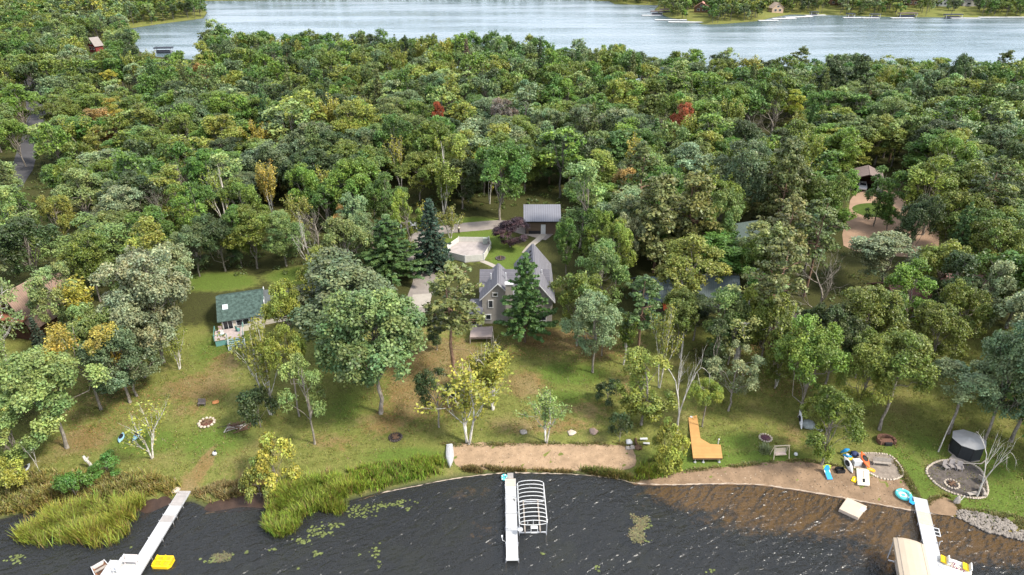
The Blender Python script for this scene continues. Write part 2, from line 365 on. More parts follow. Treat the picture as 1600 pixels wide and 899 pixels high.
def ribbon(pts, w):
    g = [np.array(p[:2], float) for p in pts]; l = []; r = []
    for i in range(len(g)):
        d = g[min(i+1, len(g)-1)]-g[max(i-1, 0)]; d /= np.hypot(*d); n = np.array([-d[1], d[0]])*w/2
        l.append(g[i]+n); r.append(g[i]-n)
    return l+r[::-1]
def path_px(pts, n=4):
    g = [ground(*p)[:2] for p in pts]; out = []
    for i in range(len(g)-1):
        p0, p1, p2, p3 = g[max(i-1, 0)], g[i], g[i+1], g[min(i+2, len(g)-1)]
        for k in range(n):
            u = k/n; out.append(.5*((2*p1)+(-p0+p2)*u+(2*p0-5*p1+4*p2-p3)*u*u+(-p0+3*p1-3*p2+p3)*u**3))
    return out+[g[-1]]
SAND = pm('beach_sand', (.31,.215,.135), .95, .24, .9, spec=.05, bump=1.0)
WET = pm('wet_sand', (.215,.145,.09), .85, .26, .7, spec=.15, bump=.9)
sheet('beach', SAND, pxpoly([(703,697),(760,692),(850,694),(972,696),(990,706),(992,728),(960,737),(880,735),(800,733),(740,734),(712,726)]), .035, .6, label='pale sand beach at the foot of the lawn', rough=.08)
sheet('swimming_beach', WET, pxpoly([(985,754),(1040,741),(1100,733),(1160,728),(1205,722),(1250,721),(1300,728),(1335,736),(1395,748),(1415,752),(1424,775),(1436,799),(1420,800),(1360,789),(1300,778),(1240,768),(1180,760),(1100,759),(1020,761)]), .03, .6, label='brown sand swimming beach', rough=.08)
sheet('sand_mound', WET, pxpoly([(1449,786),(1462,778),(1480,780),(1494,792),(1493,806),(1470,806),(1450,800)]), .14, .5, label='small heap of brown sand by the dock')
MUD = pm('mud', (.045,.026,.018), .6, .35, .8, spec=.3, bump=.6)
sheet('mud_bank', MUD, pxpoly([(318,800),(330,785),(380,775),(425,768),(432,792),(390,798),(345,802)]), .05, .5, label='dark muddy bank beside the reeds', rough=.2)
sheet('mud_bank', MUD, pxpoly([(206,795),(228,782),(262,778),(270,786),(240,800),(222,812)]), .05, .5, label='dark muddy bank by the left dock', rough=.2)
FOAM = pm('shore_wrack', (.36,.29,.225), .9, .3, 2., spec=.1)
sheet('shoreline', FOAM, ribbon(path_px([(322,802),(360,799),(400,795),(432,795)]), .16)+[], .04, .5, label='pale line of wrack along the mud bank', rough=.07)
sheet('shoreline', FOAM, ribbon(path_px([(560,783),(600,770),(650,760),(700,750),(750,743),(790,739)]), .10), .035, .5, label='pale wrack line below the reeds', rough=.07)
sheet('shoreline', FOAM, ribbon(path_px([(805,739),(850,740),(900,742),(960,748),(990,755),(1040,758),(1100,756.5),(1180,757),(1240,765),(1300,775),(1360,786),(1420,797),(1450,802),(1490,807)]), .11), .042, .5, label='pale foam line along the beach', rough=.08)
PAVE = pm('gravel_drive', (.235,.205,.18), .95, .15, .7, spec=.08, bump=.4)
ASPH = pm('asphalt', (.075,.072,.075), .9, .15, .6, spec=.15)
DIRT = pm('red_gravel', (.30,.20,.135), .95, .18, .35, spec=.05, bump=.4)
CONC = pm('concrete', (.33,.295,.25), .9, .12, .8, spec=.1)
sheet('driveway', PAVE, ribbon(path_px([(640,505),(656,462),(664,432),(652,398),(650,378),(668,364),(705,358),(745,354),(790,351),(822,360),(860,370)]), 4.2), .035, .8, label='grey gravel driveway winding to the shed')
sheet('parking_pad', CONC, pxpoly([(640,482),(645,461),(674,459),(672,480)], 0), .055, .8, label='pale concrete pad on the driveway')
sheet('footpath', CONC, ribbon(path_px([(752,408),(765,413),(781,421),(790,428)]), 1.0), .04, .5, label='short pale path from the fenced patio')
sheet('footpath', CONC, ribbon(path_px([(850,366),(842,374),(830,384),(820,396)]), 1.3), .045, .5, label='pale path from the shed to the house')
sheet('road', ASPH, ribbon([atz(*p, 3.5)[:2] for p in [(48,120),(54,165),(58,180),(55,195),(45,230),(32,270),(18,290),(-20,330)]], 5.0), .05, 1.5, label='grey asphalt road through the woods')
sheet('forecourt', DIRT, pxpoly([(1318,384),(1326,330),(1332,308),(1362,296),(1398,302),(1440,325),(1462,352),(1466,386),(1440,402),(1380,398)]), .035, 1.0, label='reddish gravel forecourt')
sheet('forecourt', PAVE, pxpoly([(60,462),(68,436),(98,428),(106,448),(92,470)]), .035, 1.0, label='grey gravel drive behind the log cabin')
sheet('lawn_oval', pm('lawn_oval', (.062,.092,.02), .95, .3, 1.2, spec=.05), pxpoly([(1331,326),(1345,319),(1375,318),(1398,324),(1396,334),(1372,340),(1345,336)]), .06, .8, label='oval of mown grass inside the gravel forecourt')
# ------------------------------------------------------------------ trees: one crown and one trunk mesh per pattern
RNG = np.random.default_rng(11)
def unit(v): return v/np.maximum(np.linalg.norm(v, axis=-1, keepdims=True), 1e-9)
def rdirs(n, up=0.): return unit(RNG.normal(size=(n, 3))+np.array([0, 0, up]))
def leaves(P, N, size, tint, asp=.62):
    """one bent leaf-shaped quad per point"""
    n = len(P); N = unit(N); T = unit(np.cross(N, RNG.normal(size=(n, 3)))); B = np.cross(N, T)
    s = (size*RNG.uniform(.65, 1.35, n))[:, None]
    V = np.stack([P+T*s*.6, P+B*s*.6*asp, P-T*s*.5+N*s*.1, P-B*s*.6*asp], 1).reshape(-1, 3)
    F = np.arange(4*n).reshape(n, 4)
    return V, F, np.repeat(tint, 4, 0)
def tints(n, amp=.2):
    b = 1+RNG.normal(0, amp, n); h = RNG.normal(0, .055, n)
    return np.clip(np.stack([b*(1+h), b, b*(1-.6*h)], 1), .25, 2.2)
def clumps(cent, rad, k, size, up=.45, flat=1., spread=.45, ctint=None, rnd=.75, shellpow=.45):
    """k leaves round each clump centre, most of them on its upper shell"""
    n = len(cent); idx = np.repeat(np.arange(n), k); d = rdirs(n*k, up)
    r = (rad[idx]*RNG.uniform(0, 1, n*k)**shellpow)[:, None]
    P = cent[idx]+d*r*np.array([1, 1, flat])
    N = d*spread+np.array([0, 0, .55])+RNG.normal(size=(n*k, 3))*rnd*.6
    T = tints(n*k)*(ctint if ctint is not None else tints(n, .14))[idx]
    return leaves(P, N, size, T)
def tubes(paths, n=5):
    """many tapered limbs in one go: list of (points (m,3), radii (m,))"""
    Vs = []; Fs = []; off = 0; ang = 2*PI*np.arange(n)/n
    for P, r in paths:
        P = np.asarray(P, float); m = len(P); D = unit(np.gradient(P, axis=0)); a = unit(np.cross(D, np.array([.31, .95, .05]))); b = np.cross(D, a)
        V = P[:, None]+(a[:, None]*np.cos(ang)[None, :, None]+b[:, None]*np.sin(ang)[None, :, None])*np.asarray(r)[:, None, None]
        i = (np.arange(m-1)[:, None]*n+np.arange(n)[None]); j = (np.arange(m-1)[:, None]*n+(np.arange(n)[None]+1) % n)
        Fs.append(np.stack([i, j, j+n, i+n], -1).reshape(-1, 4)+off); Vs.append(V.reshape(-1, 3)); off += m*n
    return np.concatenate(Vs), np.concatenate(Fs)
def limb(a, b, r0, r1, m=5, sag=.12, wig=.06):
    a, b = np.asarray(a, float), np.asarray(b, float); u = np.linspace(0, 1, m)[:, None]; ln = np.linalg.norm(b-a)
    P = a+(b-a)*u+np.sin(PI*u)*np.array([0, 0, 1])*sag*ln+np.sin(PI*u)*RNG.normal(size=(m, 3))*wig*ln
    return P, np.linspace(r0, r1, m)
def recurse(out, p, d, ln, r, lev, spread=.6, up=.25, nb=(2, 4), bend=.12):
    m = 5; P = [np.array(p, float)]; d = unit(np.array(d, float)[None])[0]
    for _ in range(m-1):
        d = unit((d+RNG.normal(size=3)*bend+np.array([0, 0, up*.12]))[None])[0]; P.append(P[-1]+d*ln/(m-1))
    P = np.array(P); out.append((P, np.linspace(r, r*(.55 if lev else .12), m)))
    if lev == 0: return
    for _ in range(RNG.integers(nb[0], nb[1]+1)):
        k = RNG.uniform(.35, 1.); q = P[0]+(P[-1]-P[0])*0; i = min(int(k*(m-1)), m-2); f = k*(m-1)-i; q = P[i]*(1-f)+P[i+1]*f
        nd = unit((d+RNG.normal(size=3)*spread+np.array([0, 0, up]))[None])[0]
        recurse(out, q, nd, ln*RNG.uniform(.5, .78), r*(1-.45*k)*.62, lev-1, spread, up, nb, bend)
    recurse(out, P[-1], unit((d+RNG.normal(size=3)*spread*.5)[None])[0], ln*.7, r*.55, lev-1, spread, up, nb, bend)
PROTO = {}
def proto(kind, crown, trunk, dims, bark):
    q = crown[0] if crown is not None else trunk[0]; dims = (float(np.quantile(np.hypot(q[:, 0], q[:, 1]), .975)), float(q[:, 2].max()))
    PROTO.setdefault(kind, []).append((np_mesh('crown', *crown[:2], 4, crown[2], LEAF) if crown is not None else None,
                                       np_mesh('trunk', *trunk, 4, None, BARK[bark], True), dims, bark))
def cat(*ms):
    V = []; F = []; T = []; o = 0
    for v, f, t in ms: V.append(v); F.append(f+o); T.append(t); o += len(v)
    return np.concatenate(V), np.concatenate(F), np.concatenate(T)
def broadleaf(kind, Rr, H, base, nl, nsub, nleaf, leaf, bark='grey', shape='round', open_=0., sub=.17):
    zc = H*(base+1)/2; hz = H*(1-base)/2
    if kind == 'grandoak':
        d = rdirs(nl, .4); lc = d*np.array([Rr, Rr, hz])*RNG.uniform(.35, .76, (nl, 1)); lr = Rr*RNG.uniform(.24, .40, nl)
    elif shape == 'round':
        d = rdirs(nl, .55); lc = d*np.array([Rr, Rr, hz])*RNG.uniform(.42, .86, (nl, 1)); lr = Rr*RNG.uniform(.22, .42, nl)
    elif shape == 'tall':
        z = RNG.uniform(-.85, .8, nl); th = RNG.uniform(0, 2*PI, nl)+np.arange(nl)*2.4
        rr = Rr*np.sqrt(np.clip(1-np.abs(z*.95)**2.2, .05, 1))*RNG.uniform(.3, .68, nl)
        lc = np.stack([rr*np.cos(th), rr*np.sin(th), z*hz], 1); lr = Rr*RNG.uniform(.32, .48, nl)
    else:                                        # irregular: a few separate heads of foliage
        d = rdirs(nl, .25); lc = d*np.array([Rr, Rr, hz])*RNG.uniform(.55, .9, (nl, 1)); lr = Rr*RNG.uniform(.20, .36, nl)
    lc = lc+np.array([RNG.normal(0, .05)*Rr, RNG.normal(0, .05)*Rr, zc])
    tr = .032*H**.5*(Rr/5)**.5*(2.9 if kind == 'sparse' else 1.9)
    lean = RNG.normal(0, .016, 2)*H
    fork = np.array([lean[0]*.5, lean[1]*.5, H*(base*.9+.06)])
    topc = np.array([lean[0], lean[1], H*.86])
    lims = [limb((0, 0, -.3), fork, tr, tr*.78, 5, 0, .02), limb(fork, topc, tr*.72, tr*.14, 5, 0, .04)]
    lims[0][1][0] *= 1.3
    cents = []; rads = []; ct = []
    for i in range(nl):
        k = RNG.uniform(0, .75); st = fork*(1-k)+topc*k
        if st[2] > lc[i][2]: st = fork
        lims.append(limb(st, lc[i], tr*.42*(1-.4*k), tr*.10, 5, .06, .07))
        dd = rdirs(nsub, .35)+unit((lc[i]-np.array([0, 0, zc-hz*.3]))[None])*.55; dd = unit(dd)
        cc = lc[i]+dd*lr[i]*RNG.uniform(.72, 1.05, (nsub, 1))*np.array([1, 1, .85])
        keep = RNG.uniform(size=nsub) > open_
        cc = cc[keep]; cents.append(cc); rads.append(Rr*sub*RNG.uniform(.65, 1.3, len(cc)))
        ct.append(tints(len(cc), .13)*tints(1, .12))
        for c in cc[::3]: lims.append(limb(lc[i], c, tr*.11, tr*.04, 3, 0, .08))
    c = np.concatenate(cents); r = np.concatenate(rads)
    proto(kind, clumps(c, r, nleaf, leaf, .5, .8, .5, np.concatenate(ct)), tubes(lims), (Rr, H), bark)
def birch(kind, Rr, H, stems, nleaf, leaf, dens=1., bark='white', droop=1.):
    out = []
    for s in range(stems):
        th = RNG.uniform(0, 2*PI); tl = RNG.uniform(.10, .26) if stems > 1 else .05
        recurse(out, (.15*math.cos(th), .15*math.sin(th), -.2), (tl*math.cos(th), tl*math.sin(th), 1), H*.42, .135*(H/12)**.6, 3, .42, .5, (2, 3), .07)
    tips = np.array([P[-1] for P, r in out if r[0] < .07]); mids = np.array([P[2] for P, r in out if r[0] < .08])
    c = np.concatenate([tips, mids]); c = c[c[:, 2] > H*.25]
    mx = max(np.quantile(np.hypot(c[:, 0], c[:, 1]), .95), .1); mz = max(p[0][:, 2].max() for p in out)
    S = np.array([Rr/mx*.9, Rr/mx*.9, H/mz*.98])
    S[0] = S[1] = min(S[0], 2.2)
    out = [(P*S, r) for P, r in out]; c = c*S
    c = c[RNG.uniform(size=len(c)) < dens]
    r = RNG.uniform(.45, .95, len(c))*Rr*.2
    c = c-np.array([0, 0, .35*droop])
    proto(kind, clumps(c, r, nleaf, leaf, -.1, 1.25, .4, rnd=1.), tubes(out), (Rr, H), bark)
def dead(kind, Rr, H, forks=1, lev=4, bark='dead', spread=.5):
    out = []
    if forks == 1: recurse(out, (0, 0, -.2), (.05, 0, 1), H*.5, .16*(H/10)**.6, lev, spread, .3, (2, 3), .09)
    else:
        out.append(limb((0, 0, -.2), (0, 0, H*.22), .13, .1, 4, 0, .03))
        for s in range(forks):
            th = s*2*PI/forks+.3; recurse(out, (0, 0, H*.2), (.38*math.cos(th), .38*math.sin(th), 1), H*.36, .085, lev-1, spread, .25, (2, 3), .11)
    A = np.concatenate([p for p, r in out]); S = np.array([Rr/np.abs(A[:, :2]).max()]*2+[H/A[:, 2].max()]); S[:2] = np.clip(S[:2], .5, 1.6)
    proto(kind, None, tubes([(p*S, r) for p, r in out]), (Rr, H), bark)
def spruce(kind, Rr, H, base, tiers, per, leaf, k, droop=.28, bark='brown', top=1.0, jit=.15, flat=.5):
    lims = [limb((0, 0, -.2), (0, 0, H*.98), .2*(H/14), .03, 6, 0, .004)]; cen = []; rad = []
    for i in range(tiers):
        u = (i+.5)/tiers; z = H*(base+(1-base)*u); ln = Rr*(1-u)**top*RNG.uniform(1-jit, 1+jit)+.12
        nb = max(3, int(per*(1-.5*u)))
        for b in range(nb):
            th = 2*PI*b/nb+i*1.1+RNG.normal(0, .2); l = ln*RNG.uniform(1-jit*1.6, 1+jit)
            e = np.array([l*math.cos(th), l*math.sin(th), z-l*droop*RNG.uniform(.6, 1.3)])
            lims.append(limb((0, 0, z), e, .045, .012, 3, .04, .02))
            m = max(2, int(l/.42))
            f = np.linspace(.3, 1.0, m)[:, None]
            cen.append(np.array([0, 0, z])+(e-np.array([0, 0, z]))*f+RNG.normal(0, .06, (m, 3))); rad.append(np.full(m, .36)*(.65+.5*(1-f[:, 0])))
    c = np.concatenate(cen); r = np.concatenate(rad)
    proto(kind, clumps(c, r, k, leaf, .1, flat, .5, rnd=.9), tubes(lims), (Rr, H), bark)
def pine(kind, Rr, H, base, nb, k, leaf, bark='red', tuft=.62, up=.25):
    """tall pine: bare stem, open crown of upturned boughs with needle tufts at the ends"""
    lims = [limb((0, 0, -.2), (RNG.normal(0, .3), RNG.normal(0, .3), H*.97), .25*(H/18), .05, 7, 0, .006)]; cen = []
    for b in range(nb):
        u = RNG.uniform(0, 1)**.8; z = H*(base+(.96-base)*u); th = RNG.uniform(0, 2*PI)
        l = Rr*math.sqrt(max(.06, 1-(max(0, u-.25)/.8)**2))*RNG.uniform(.55, 1.05)*(.75 if u < .08 else 1)
        e = np.array([l*math.cos(th), l*math.sin(th), z+l*up*RNG.uniform(-.2, 1.3)])
        P, r = limb((0, 0, z), e, .12*(1.1-u), .03, 5, -.05, .05); lims.append((P, r))
        for q in range(int(3+l*1.5)):
            f = RNG.uniform(.42, 1.05); s = np.array([0, 0, z])+(e-np.array([0, 0, z]))*f+RNG.normal(0, 1, 3)*np.array([.5, .5, .22])*l*.28
            cen.append(s)
            if q % 2 == 0: lims.append(limb(P[2], s, .04, .015, 3, 0, .04))
    for u in np.linspace(.9, 1.0, 5): cen.append(np.array([RNG.normal(0, .25), RNG.normal(0, .25), H*u]))
    for z in np.linspace(base*.45, base, 7):      # dead stubs on the stem
        th = RNG.uniform(0, 2*PI); l = RNG.uniform(.5, 1.7); lims.append(limb((0, 0, H*z), (l*math.cos(th), l*math.sin(th), H*z+l*.1), .04, .01, 3, .05, .06))
    c = np.array(cen); r = np.full(len(c), tuft)*RNG.uniform(.7, 1.3, len(c))
    proto(kind, clumps(c, r, k, leaf, .35, .6, .8, rnd=.7), tubes(lims), (Rr, H), bark)
for _ in range(4): broadleaf('oak', 5.0, 13, .25, 18, 16, 80, .25, sub=.15)
for _ in range(2): broadleaf('grandoak', 5.0, 13, .24, 27, 16, 72, .25, sub=.14)
for _ in range(3): broadleaf('oaklow', 5.0, 13, .10, 19, 16, 76, .25, sub=.15)
for _ in range(3): broadleaf('umbrella', 5.0, 13, .50, 15, 15, 76, .25, sub=.15)
for _ in range(4): broadleaf('ragged', 4.6, 13, .24, 11, 12, 66, .25, shape='irregular', open_=.12, sub=.17)
for _ in range(2): broadleaf('sparse', 5.0, 13, .34, 16, 11, 17, .28, bark='dead', shape='irregular', open_=.2, sub=.13)
for _ in range(3): broadleaf('aspen', 3.2, 13, .16, 16, 12, 56, .24, shape='tall', sub=.18)
for _ in range(8): broadleaf('woodland', 5.0, 13, .12, 17, 14, 66, .28, sub=.155)
for _ in range(4): broadleaf('woodtall', 3.6, 15, .12, 15, 12, 60, .28, shape='tall', sub=.185)
for _ in range(3): broadleaf('shrub', 2.0, 3.2, .04, 9, 9, 46, .19, sub=.24)
for s in (2, 3, 3, 2): birch('birch', 3.4, 12, s, 15, .30)
for s in (2, 3): birch('thinbirch', 3.2, 12, s, 7, .30, .75)
birch('openbirch', 3.2, 12, 2, 6, .28, .5); birch('slimbirch', 1.5, 9, 2, 9, .26, .9); birch('slimbirch', 1.6, 10, 1, 9, .26, .9)
for s in (1, 1, 1): dead('deadtree', 3.6, 11, 1)
dead('forkdead', 2.6, 11, 2, 4, 'dead', .7); dead('forkdead', 3.0, 10, 2, 4, 'dead', .75)
for s in (1, 2): dead('greydead', 4.5, 12, 1, 5, 'grey', .55)
for _ in range(2): spruce('spruce', 2.6, 13, .03, 24, 11, .30, 15)
for _ in range(2): spruce('whitepine', 4.2, 14, .12, 17, 9, .42, 26, -.12, 'brown', .75, .3, .55)
for _ in range(4): pine('pine', 3.6, 18, .42, 36, 24, .40, tuft=.55)
for _ in range(2): pine('fullpine', 4.2, 16, .2, 70, 24, .44, 'red', .75)
for kx in (1, 2):
    o_ = []; recurse(o_, (0, 0, -.1), (.06, .02, 1), 3., .2, 1, .5, .2, (1, 2), .05)
    proto('snag', None, tubes(o_), (1., 5.), 'dead')
# ------------------------------------------------------------------ where each tree stands
LEAFCOL = {'sage': (.160,.205,.072), 'olive': (.130,.170,.030), 'bright': (.140,.220,.034), 'silver': (.215,.262,.125), 'silverdark': (.125,.172,.074), 'pale': (.215,.275,.085), 'lime': (.215,.245,.044),
  'gold': (.34,.28,.05), 'yelgreen': (.30,.29,.05), 'dark': (.058,.085,.028), 'spruce': (.050,.082,.050), 'pine': (.115,.142,.042), 'pinelime': (.165,.182,.056),
  'greenpine': (.085,.155,.045), 'scarlet': (.36,.10,.04), 'purple': (.075,.042,.052), 'mint': (.20,.27,.13), 'orange': (.28,.18,.055), 'yellow': (.36,.335,.05),
  'oakpale': (.150,.205,.058), 'brown': (.15,.11,.07), 'goldolive': (.205,.215,.042), 'green': (.090,.162,.030), 'twig': (.23,.19,.16)}
TREES = []                                       # (position, crown radius, height) of every tree placed so far
rt = random.Random(5)
KEEP = []                                        # parts of the view that trees in front leave open: (x0, y0, x1, y1, depth)
def plant(kind, p, Rr, H, col, label, name='broadleaf_tree', category='tree', group=None, rz=None):
    c, tk, dm, bark = rt.choice(PROTO[kind])
    r = thing(name, label, category, tuple(p), rt.uniform(0, 2*PI) if rz is None else rz, group)
    r.scale = (Rr/dm[0], Rr/dm[0], H/dm[1])
    for nm, me in (('crown', c), ('trunk', tk)):
        if me is None: continue
        o = bpy.data.objects.new(nm, me); C.objects.link(o); o.parent = r
        if nm == 'crown': k = LEAFCOL[col]; o.color = (*[v*rt.uniform(.93, 1.07) for v in k], 1)
    TREES.append((np.array(p), Rr, H)); return r
NAMES = {'openbirch': ('birch_tree', 'birch'), 'pine': ('pine_tree', 'pine'), 'fullpine': ('pine_tree', 'pine'), 'whitepine': ('pine_tree', 'pine'), 'spruce': ('spruce_tree', 'spruce'), 'birch': ('birch_tree', 'birch'), 'thinbirch': ('birch_tree', 'birch'),
  'slimbirch': ('birch_tree', 'birch'), 'deadtree': ('dead_tree', 'dead tree'), 'forkdead': ('dead_tree', 'dead tree'), 'greydead': ('dead_tree', 'dead tree'), 'snag': ('tree_snag', 'tree stump'), 'shrub': ('shrub', 'shrub')}
def base(kind, px, py, top, hw, col, label, rz=None):      # a tree whose foot shows in the photograph
    p = ground(px, py); H = top_height(p, top); d = depth(p+np.array([0, 0, H*.6]))
    n, c = NAMES.get(kind, ('broadleaf_tree', 'tree'))
    KEEP.append((px-hw*.6, top+hw*.15, px+hw*.6, py-(py-top)*.25, d))
    return plant(kind, p, 1.08*hw*d/FPX, H*.97, col, label, n, c, None, rz)
LAND = []                                        # named spots to tell woodland trees apart by
def crown(kind, px, top, hw, H, col, label, short=None, rz=None):   # a tree in the wood, known by its crown
    z = 3.2+H; p = atz(px, top+hw*.12, z); p[2] = gz(p[0], p[1]); d = depth(p+np.array([0, 0, H*.8]))
    n, c = NAMES.get(kind, ('broadleaf_tree', 'tree'))
    KEEP.append((px-hw*.45, top+hw*.1, px+hw*.45, top+hw*.75, d))
    if short: LAND.append((px, top+hw, short))
    return plant(kind, p, hw*d/FPX, H, col, label, n, c, None, rz)
for a in [
 ('oak',105,700,545,74,'pale','pale leafy oak on the lawn left of the blue kayaks'),
 ('oaklow',34,724,612,56,'pale','bushy pale green oak at the left edge above the grey canoe'),
 ('ragged',158,640,500,56,'gold','golden birch-like tree behind the pale oak, its trunk leaning left'),
 ('oak',203,629,505,52,'silverdark','grey green oak with the lower foot of the twin trunks beside the mown lawn'),
 ('ragged',214,619,520,46,'silverdark','grey green tree with the upper foot of the twin trunks beside the mown lawn'),
 ('grandoak',256,566,384,60,'silver','tall silvery oak beside the green roofed house'),
 ('thinbirch',281,577,508,22,'goldolive','thin straggly sapling on the lawn below the silvery oak'),
 ('oak',226,590,446,54,'silver','silvery oak in front of the tall silvery oak, left of the thin sapling'),
 ('oaklow',182,604,470,44,'oakpale','grey green tree between the yellow tree and the silvery oaks'),
 ('ragged',20,650,470,44,'pale','pale leaved ragged tree at the left edge hiding part of the log cabin'),
 ('thinbirch',1212,604,470,30,'lime','thin white birch in front of the brown cabin wall'),
 ('slimbirch',1062,560,470,18,'olive','slim pale birch between green pine and dark shaded oak'),
 ('aspen',1160,520,418,28,'green','deep green narrow tree behind the thin crowned pale tree'),
 ('oaklow',1290,600,470,42,'dark','dark shaded tree between the bare grey leaning tree and the bushy oak'),
 ('oak',1440,600,470,46,'olive','olive oak behind the slanting pale trunk'),
 ('oaklow',352,424,330,38,'dark','dark tree at the left back of the lawn behind the green roofed house'),
 ('oaklow',402,420,322,40,'olive','olive tree in the middle back of the lawn behind the green roofed house'),
 ('oak',448,416,326,36,'oakpale','greyish tree at the right back of the lawn behind the green roofed house'),
 ('oaklow',312,432,346,34,'silverdark','grey green tree left of the lawn behind the green roofed house'),
 ('aspen',378,418,318,20,'green','narrow green tree at the back of the lawn behind the green roofed house'),
 ('oak',1058,548,450,36,'olive','olive oak in front of the left one of the twin grey roofs'),
 ('aspen',1122,566,448,28,'oakpale','narrow grey green tree in front of the right one of the twin grey roofs'),
 ('sparse',28,606,438,50,'pale','tall half bare tree with pale twigs in front of the log cabin'),
 ('birch',143,540,432,42,'yellow','bright yellow tree with a white trunk right of the log cabin'),
 ('spruce',72,560,494,17,'spruce','small blue green spruce against the log cabin'),
 ('forkdead',62,738,684,12,'twig','bare grey dead branches standing by the grey canoe at the left shore'),
 ('openbirch',237,716,630,38,'yelgreen','small open tree with a white forked trunk over the blue kayaks'),
 ('thinbirch',424,648,490,40,'goldolive','open white birch leaning in front of the green roofed house'),
 ('shrub',408,668,606,32,'dark','dark thicket at the foot of the open white birch'),
 ('umbrella',468,651,498,36,'lime','tall lime green tree on a long bare trunk left of the big oak'),
 ('umbrella',466,582,432,38,'lime','lime green crown overhanging the right end of the green roofed house'),
 ('ragged',492,694,556,40,'pale','ragged pale green tree leaning on the lawn before the big oak'),
 ('grandoak',595,646,438,77,'sage','big spreading oak with a pale trunk in the middle of the lawn'),
 ('grandoak',556,566,394,84,'silverdark','broad grey green oak standing just behind the big spreading oak'),
 ('pine',710,590,406,46,'pinelime','tall pine with a bare reddish trunk in front of the grey house'),
 ('oaklow',683,547,468,24,'dark','small dark tree beside the foot of the tall pine'),
 ('thinbirch',731,693,560,58,'yelgreen','many stemmed white birch above the beached boat'),
 ('birch',770,642,548,44,'yelgreen','yellow green birch with curved limbs just below the house deck'),
 ('ragged',686,668,568,32,'dark','dark leaved small tree left of the many stemmed birch'),
 ('forkdead',764,628,516,32,'twig','dead pinkish white forked top rising in front of the house deck'),
 ('thinbirch',853,692,604,36,'pale','small tree with a broken white top on the edge of the beach'),
 ('whitepine',820,535,390,47,'greenpine','dense green white-pine standing against the front of the grey house'),
 ('oak',926,582,452,44,'silver','silver leaved oak right of the grey house'),
 ('ragged',940,556,492,22,'silverdark','slim dark tree behind the silver leaved oak'),
 ('slimbirch',973,570,492,19,'olive','slim twin stemmed birch sapling right of the silver leaved oak'),
 ('pine',996,556,426,34,'greenpine','green pine with a pale bare trunk between the birch saplings'),
 ('thinbirch',1030,606,468,26,'goldolive','thin yellowing tree right of the green pine'),
 ('aspen',1002,664,544,40,'lime','bright weeping lime green tree on the lawn above the rock pile'),
 ('shrub',968,690,640,18,'dark','dark bush at the foot of the weeping lime green tree'),
 ('shrub',950,628,592,19,'dark','round dark bush alone on the lawn'),
 ('forkdead',1057,676,528,40,'twig','bone white dead tree with a forked trunk above the wooden dock'),
 ('umbrella',1097,667,588,28,'lime','small drooping tree at the upper end of the wooden dock'),
 ('aspen',1111,600,500,24,'dark','narrow dark green tree behind the bone white dead tree'),
 ('ragged',1138,642,536,40,'silver','silver leaved tree with a straight pale trunk right of the wooden dock'),
 ('sparse',1152,562,446,66,'pale','thin crowned tree with spreading pale limbs over the brown cabin'),
 ('oak',1083,532,462,36,'dark','dark shaded oak below the grey green roofs'),
 ('pine',1194,570,352,40,'pinelime','tall pine with a brown trunk beside the brown cabin wall'),
 ('greydead',1276,506,378,52,'twig','bare grey leaning tree in the right hand woods'),
 ('oaklow',1336,590,442,58,'olive','broad olive oak right of the bare grey leaning tree'),
 ('oaklow',1248,652,490,50,'bright','bushy green oak left of the row of kayaks, highest of its clump'),
 ('oaklow',1336,668,534,40,'lime','lime tinted oak in front of the broad olive oak'),
 ('oaklow',1284,726,600,46,'olive','low branched oak overhanging the kayaks on the swimming beach'),
 ('umbrella',1374,672,512,64,'olive','olive tree with a slanting pale trunk behind the brown fire pit'),
 ('umbrella',1481,678,568,50,'silver','silvery tree with a bent trunk behind the gazebo'),
 ('oak',1536,692,486,56,'silverdark','dark silvery oak right behind the gazebo'),
 ('umbrella',1580,690,520,56,'silver','leaning silvery tree at the right edge above the lawn'),
 ('oak',1566,606,450,64,'silver','wide silver oak standing behind the leaning edge tree'),
 ('snag',1466,706,652,8,'twig','bare pale stump of a trunk left of the gazebo'),
 ('forkdead',1526,776,664,32,'twig','white dead tree growing out of the round fire pit patio'),
 ('shrub',1046,744,676,27,'yelgreen','yellow green bush growing over the rock pile by the beach'),
 ('shrub',1036,716,652,20,'lime','light bush behind the rock pile'),
 ('shrub',434,758,680,34,'yelgreen','yellowing round bush at the head of the reeds'),
 ('shrub',408,776,716,24,'goldolive','low brownish bush by the mud bank'),
 ('shrub',14,770,716,30,'yelgreen','yellowish bush at the left edge of the shore'),
 ('shrub',120,778,735,26,'green','dark green leafy bush in the middle of the left reed bed'),
 ('shrub',170,738,712,22,'green','low green bush beside the white carved post'),
 ('oaklow',797,386,338,30,'purple','purple leaved small tree beside the brown shed'),
 ('spruce',676,420,306,34,'spruce','tall dark blue green spruce beside the driveway'),
 ('whitepine',612,440,332,58,'greenpine','big green pine left of the driveway'),
 ('thinbirch',664,392,312,15,'gold','thin golden birch just left of the dark spruce'),
 ('thinbirch',704,372,322,24,'goldolive','birch arching over the driveway right of the dark spruce'),
]: base(*a)
LAND += [(845,340,'brown shed'), (735,392,'fenced patio'), (370,470,'green roofed house'), (40,500,'log cabin'), (800,430,'grey house'), (1160,365,'moss green roof'), (1385,340,'gravel forecourt'), (45,210,'left road'),
  (1080,458,'twin grey roofs'), (1430,465,'red brown roof'), (676,350,'dark spruce'), (612,370,'big green pine'), (797,355,'purple leaved tree'), (250,440,'tall silvery oak'), (560,420,'broad grey green oak'), (145,65,'red house')]
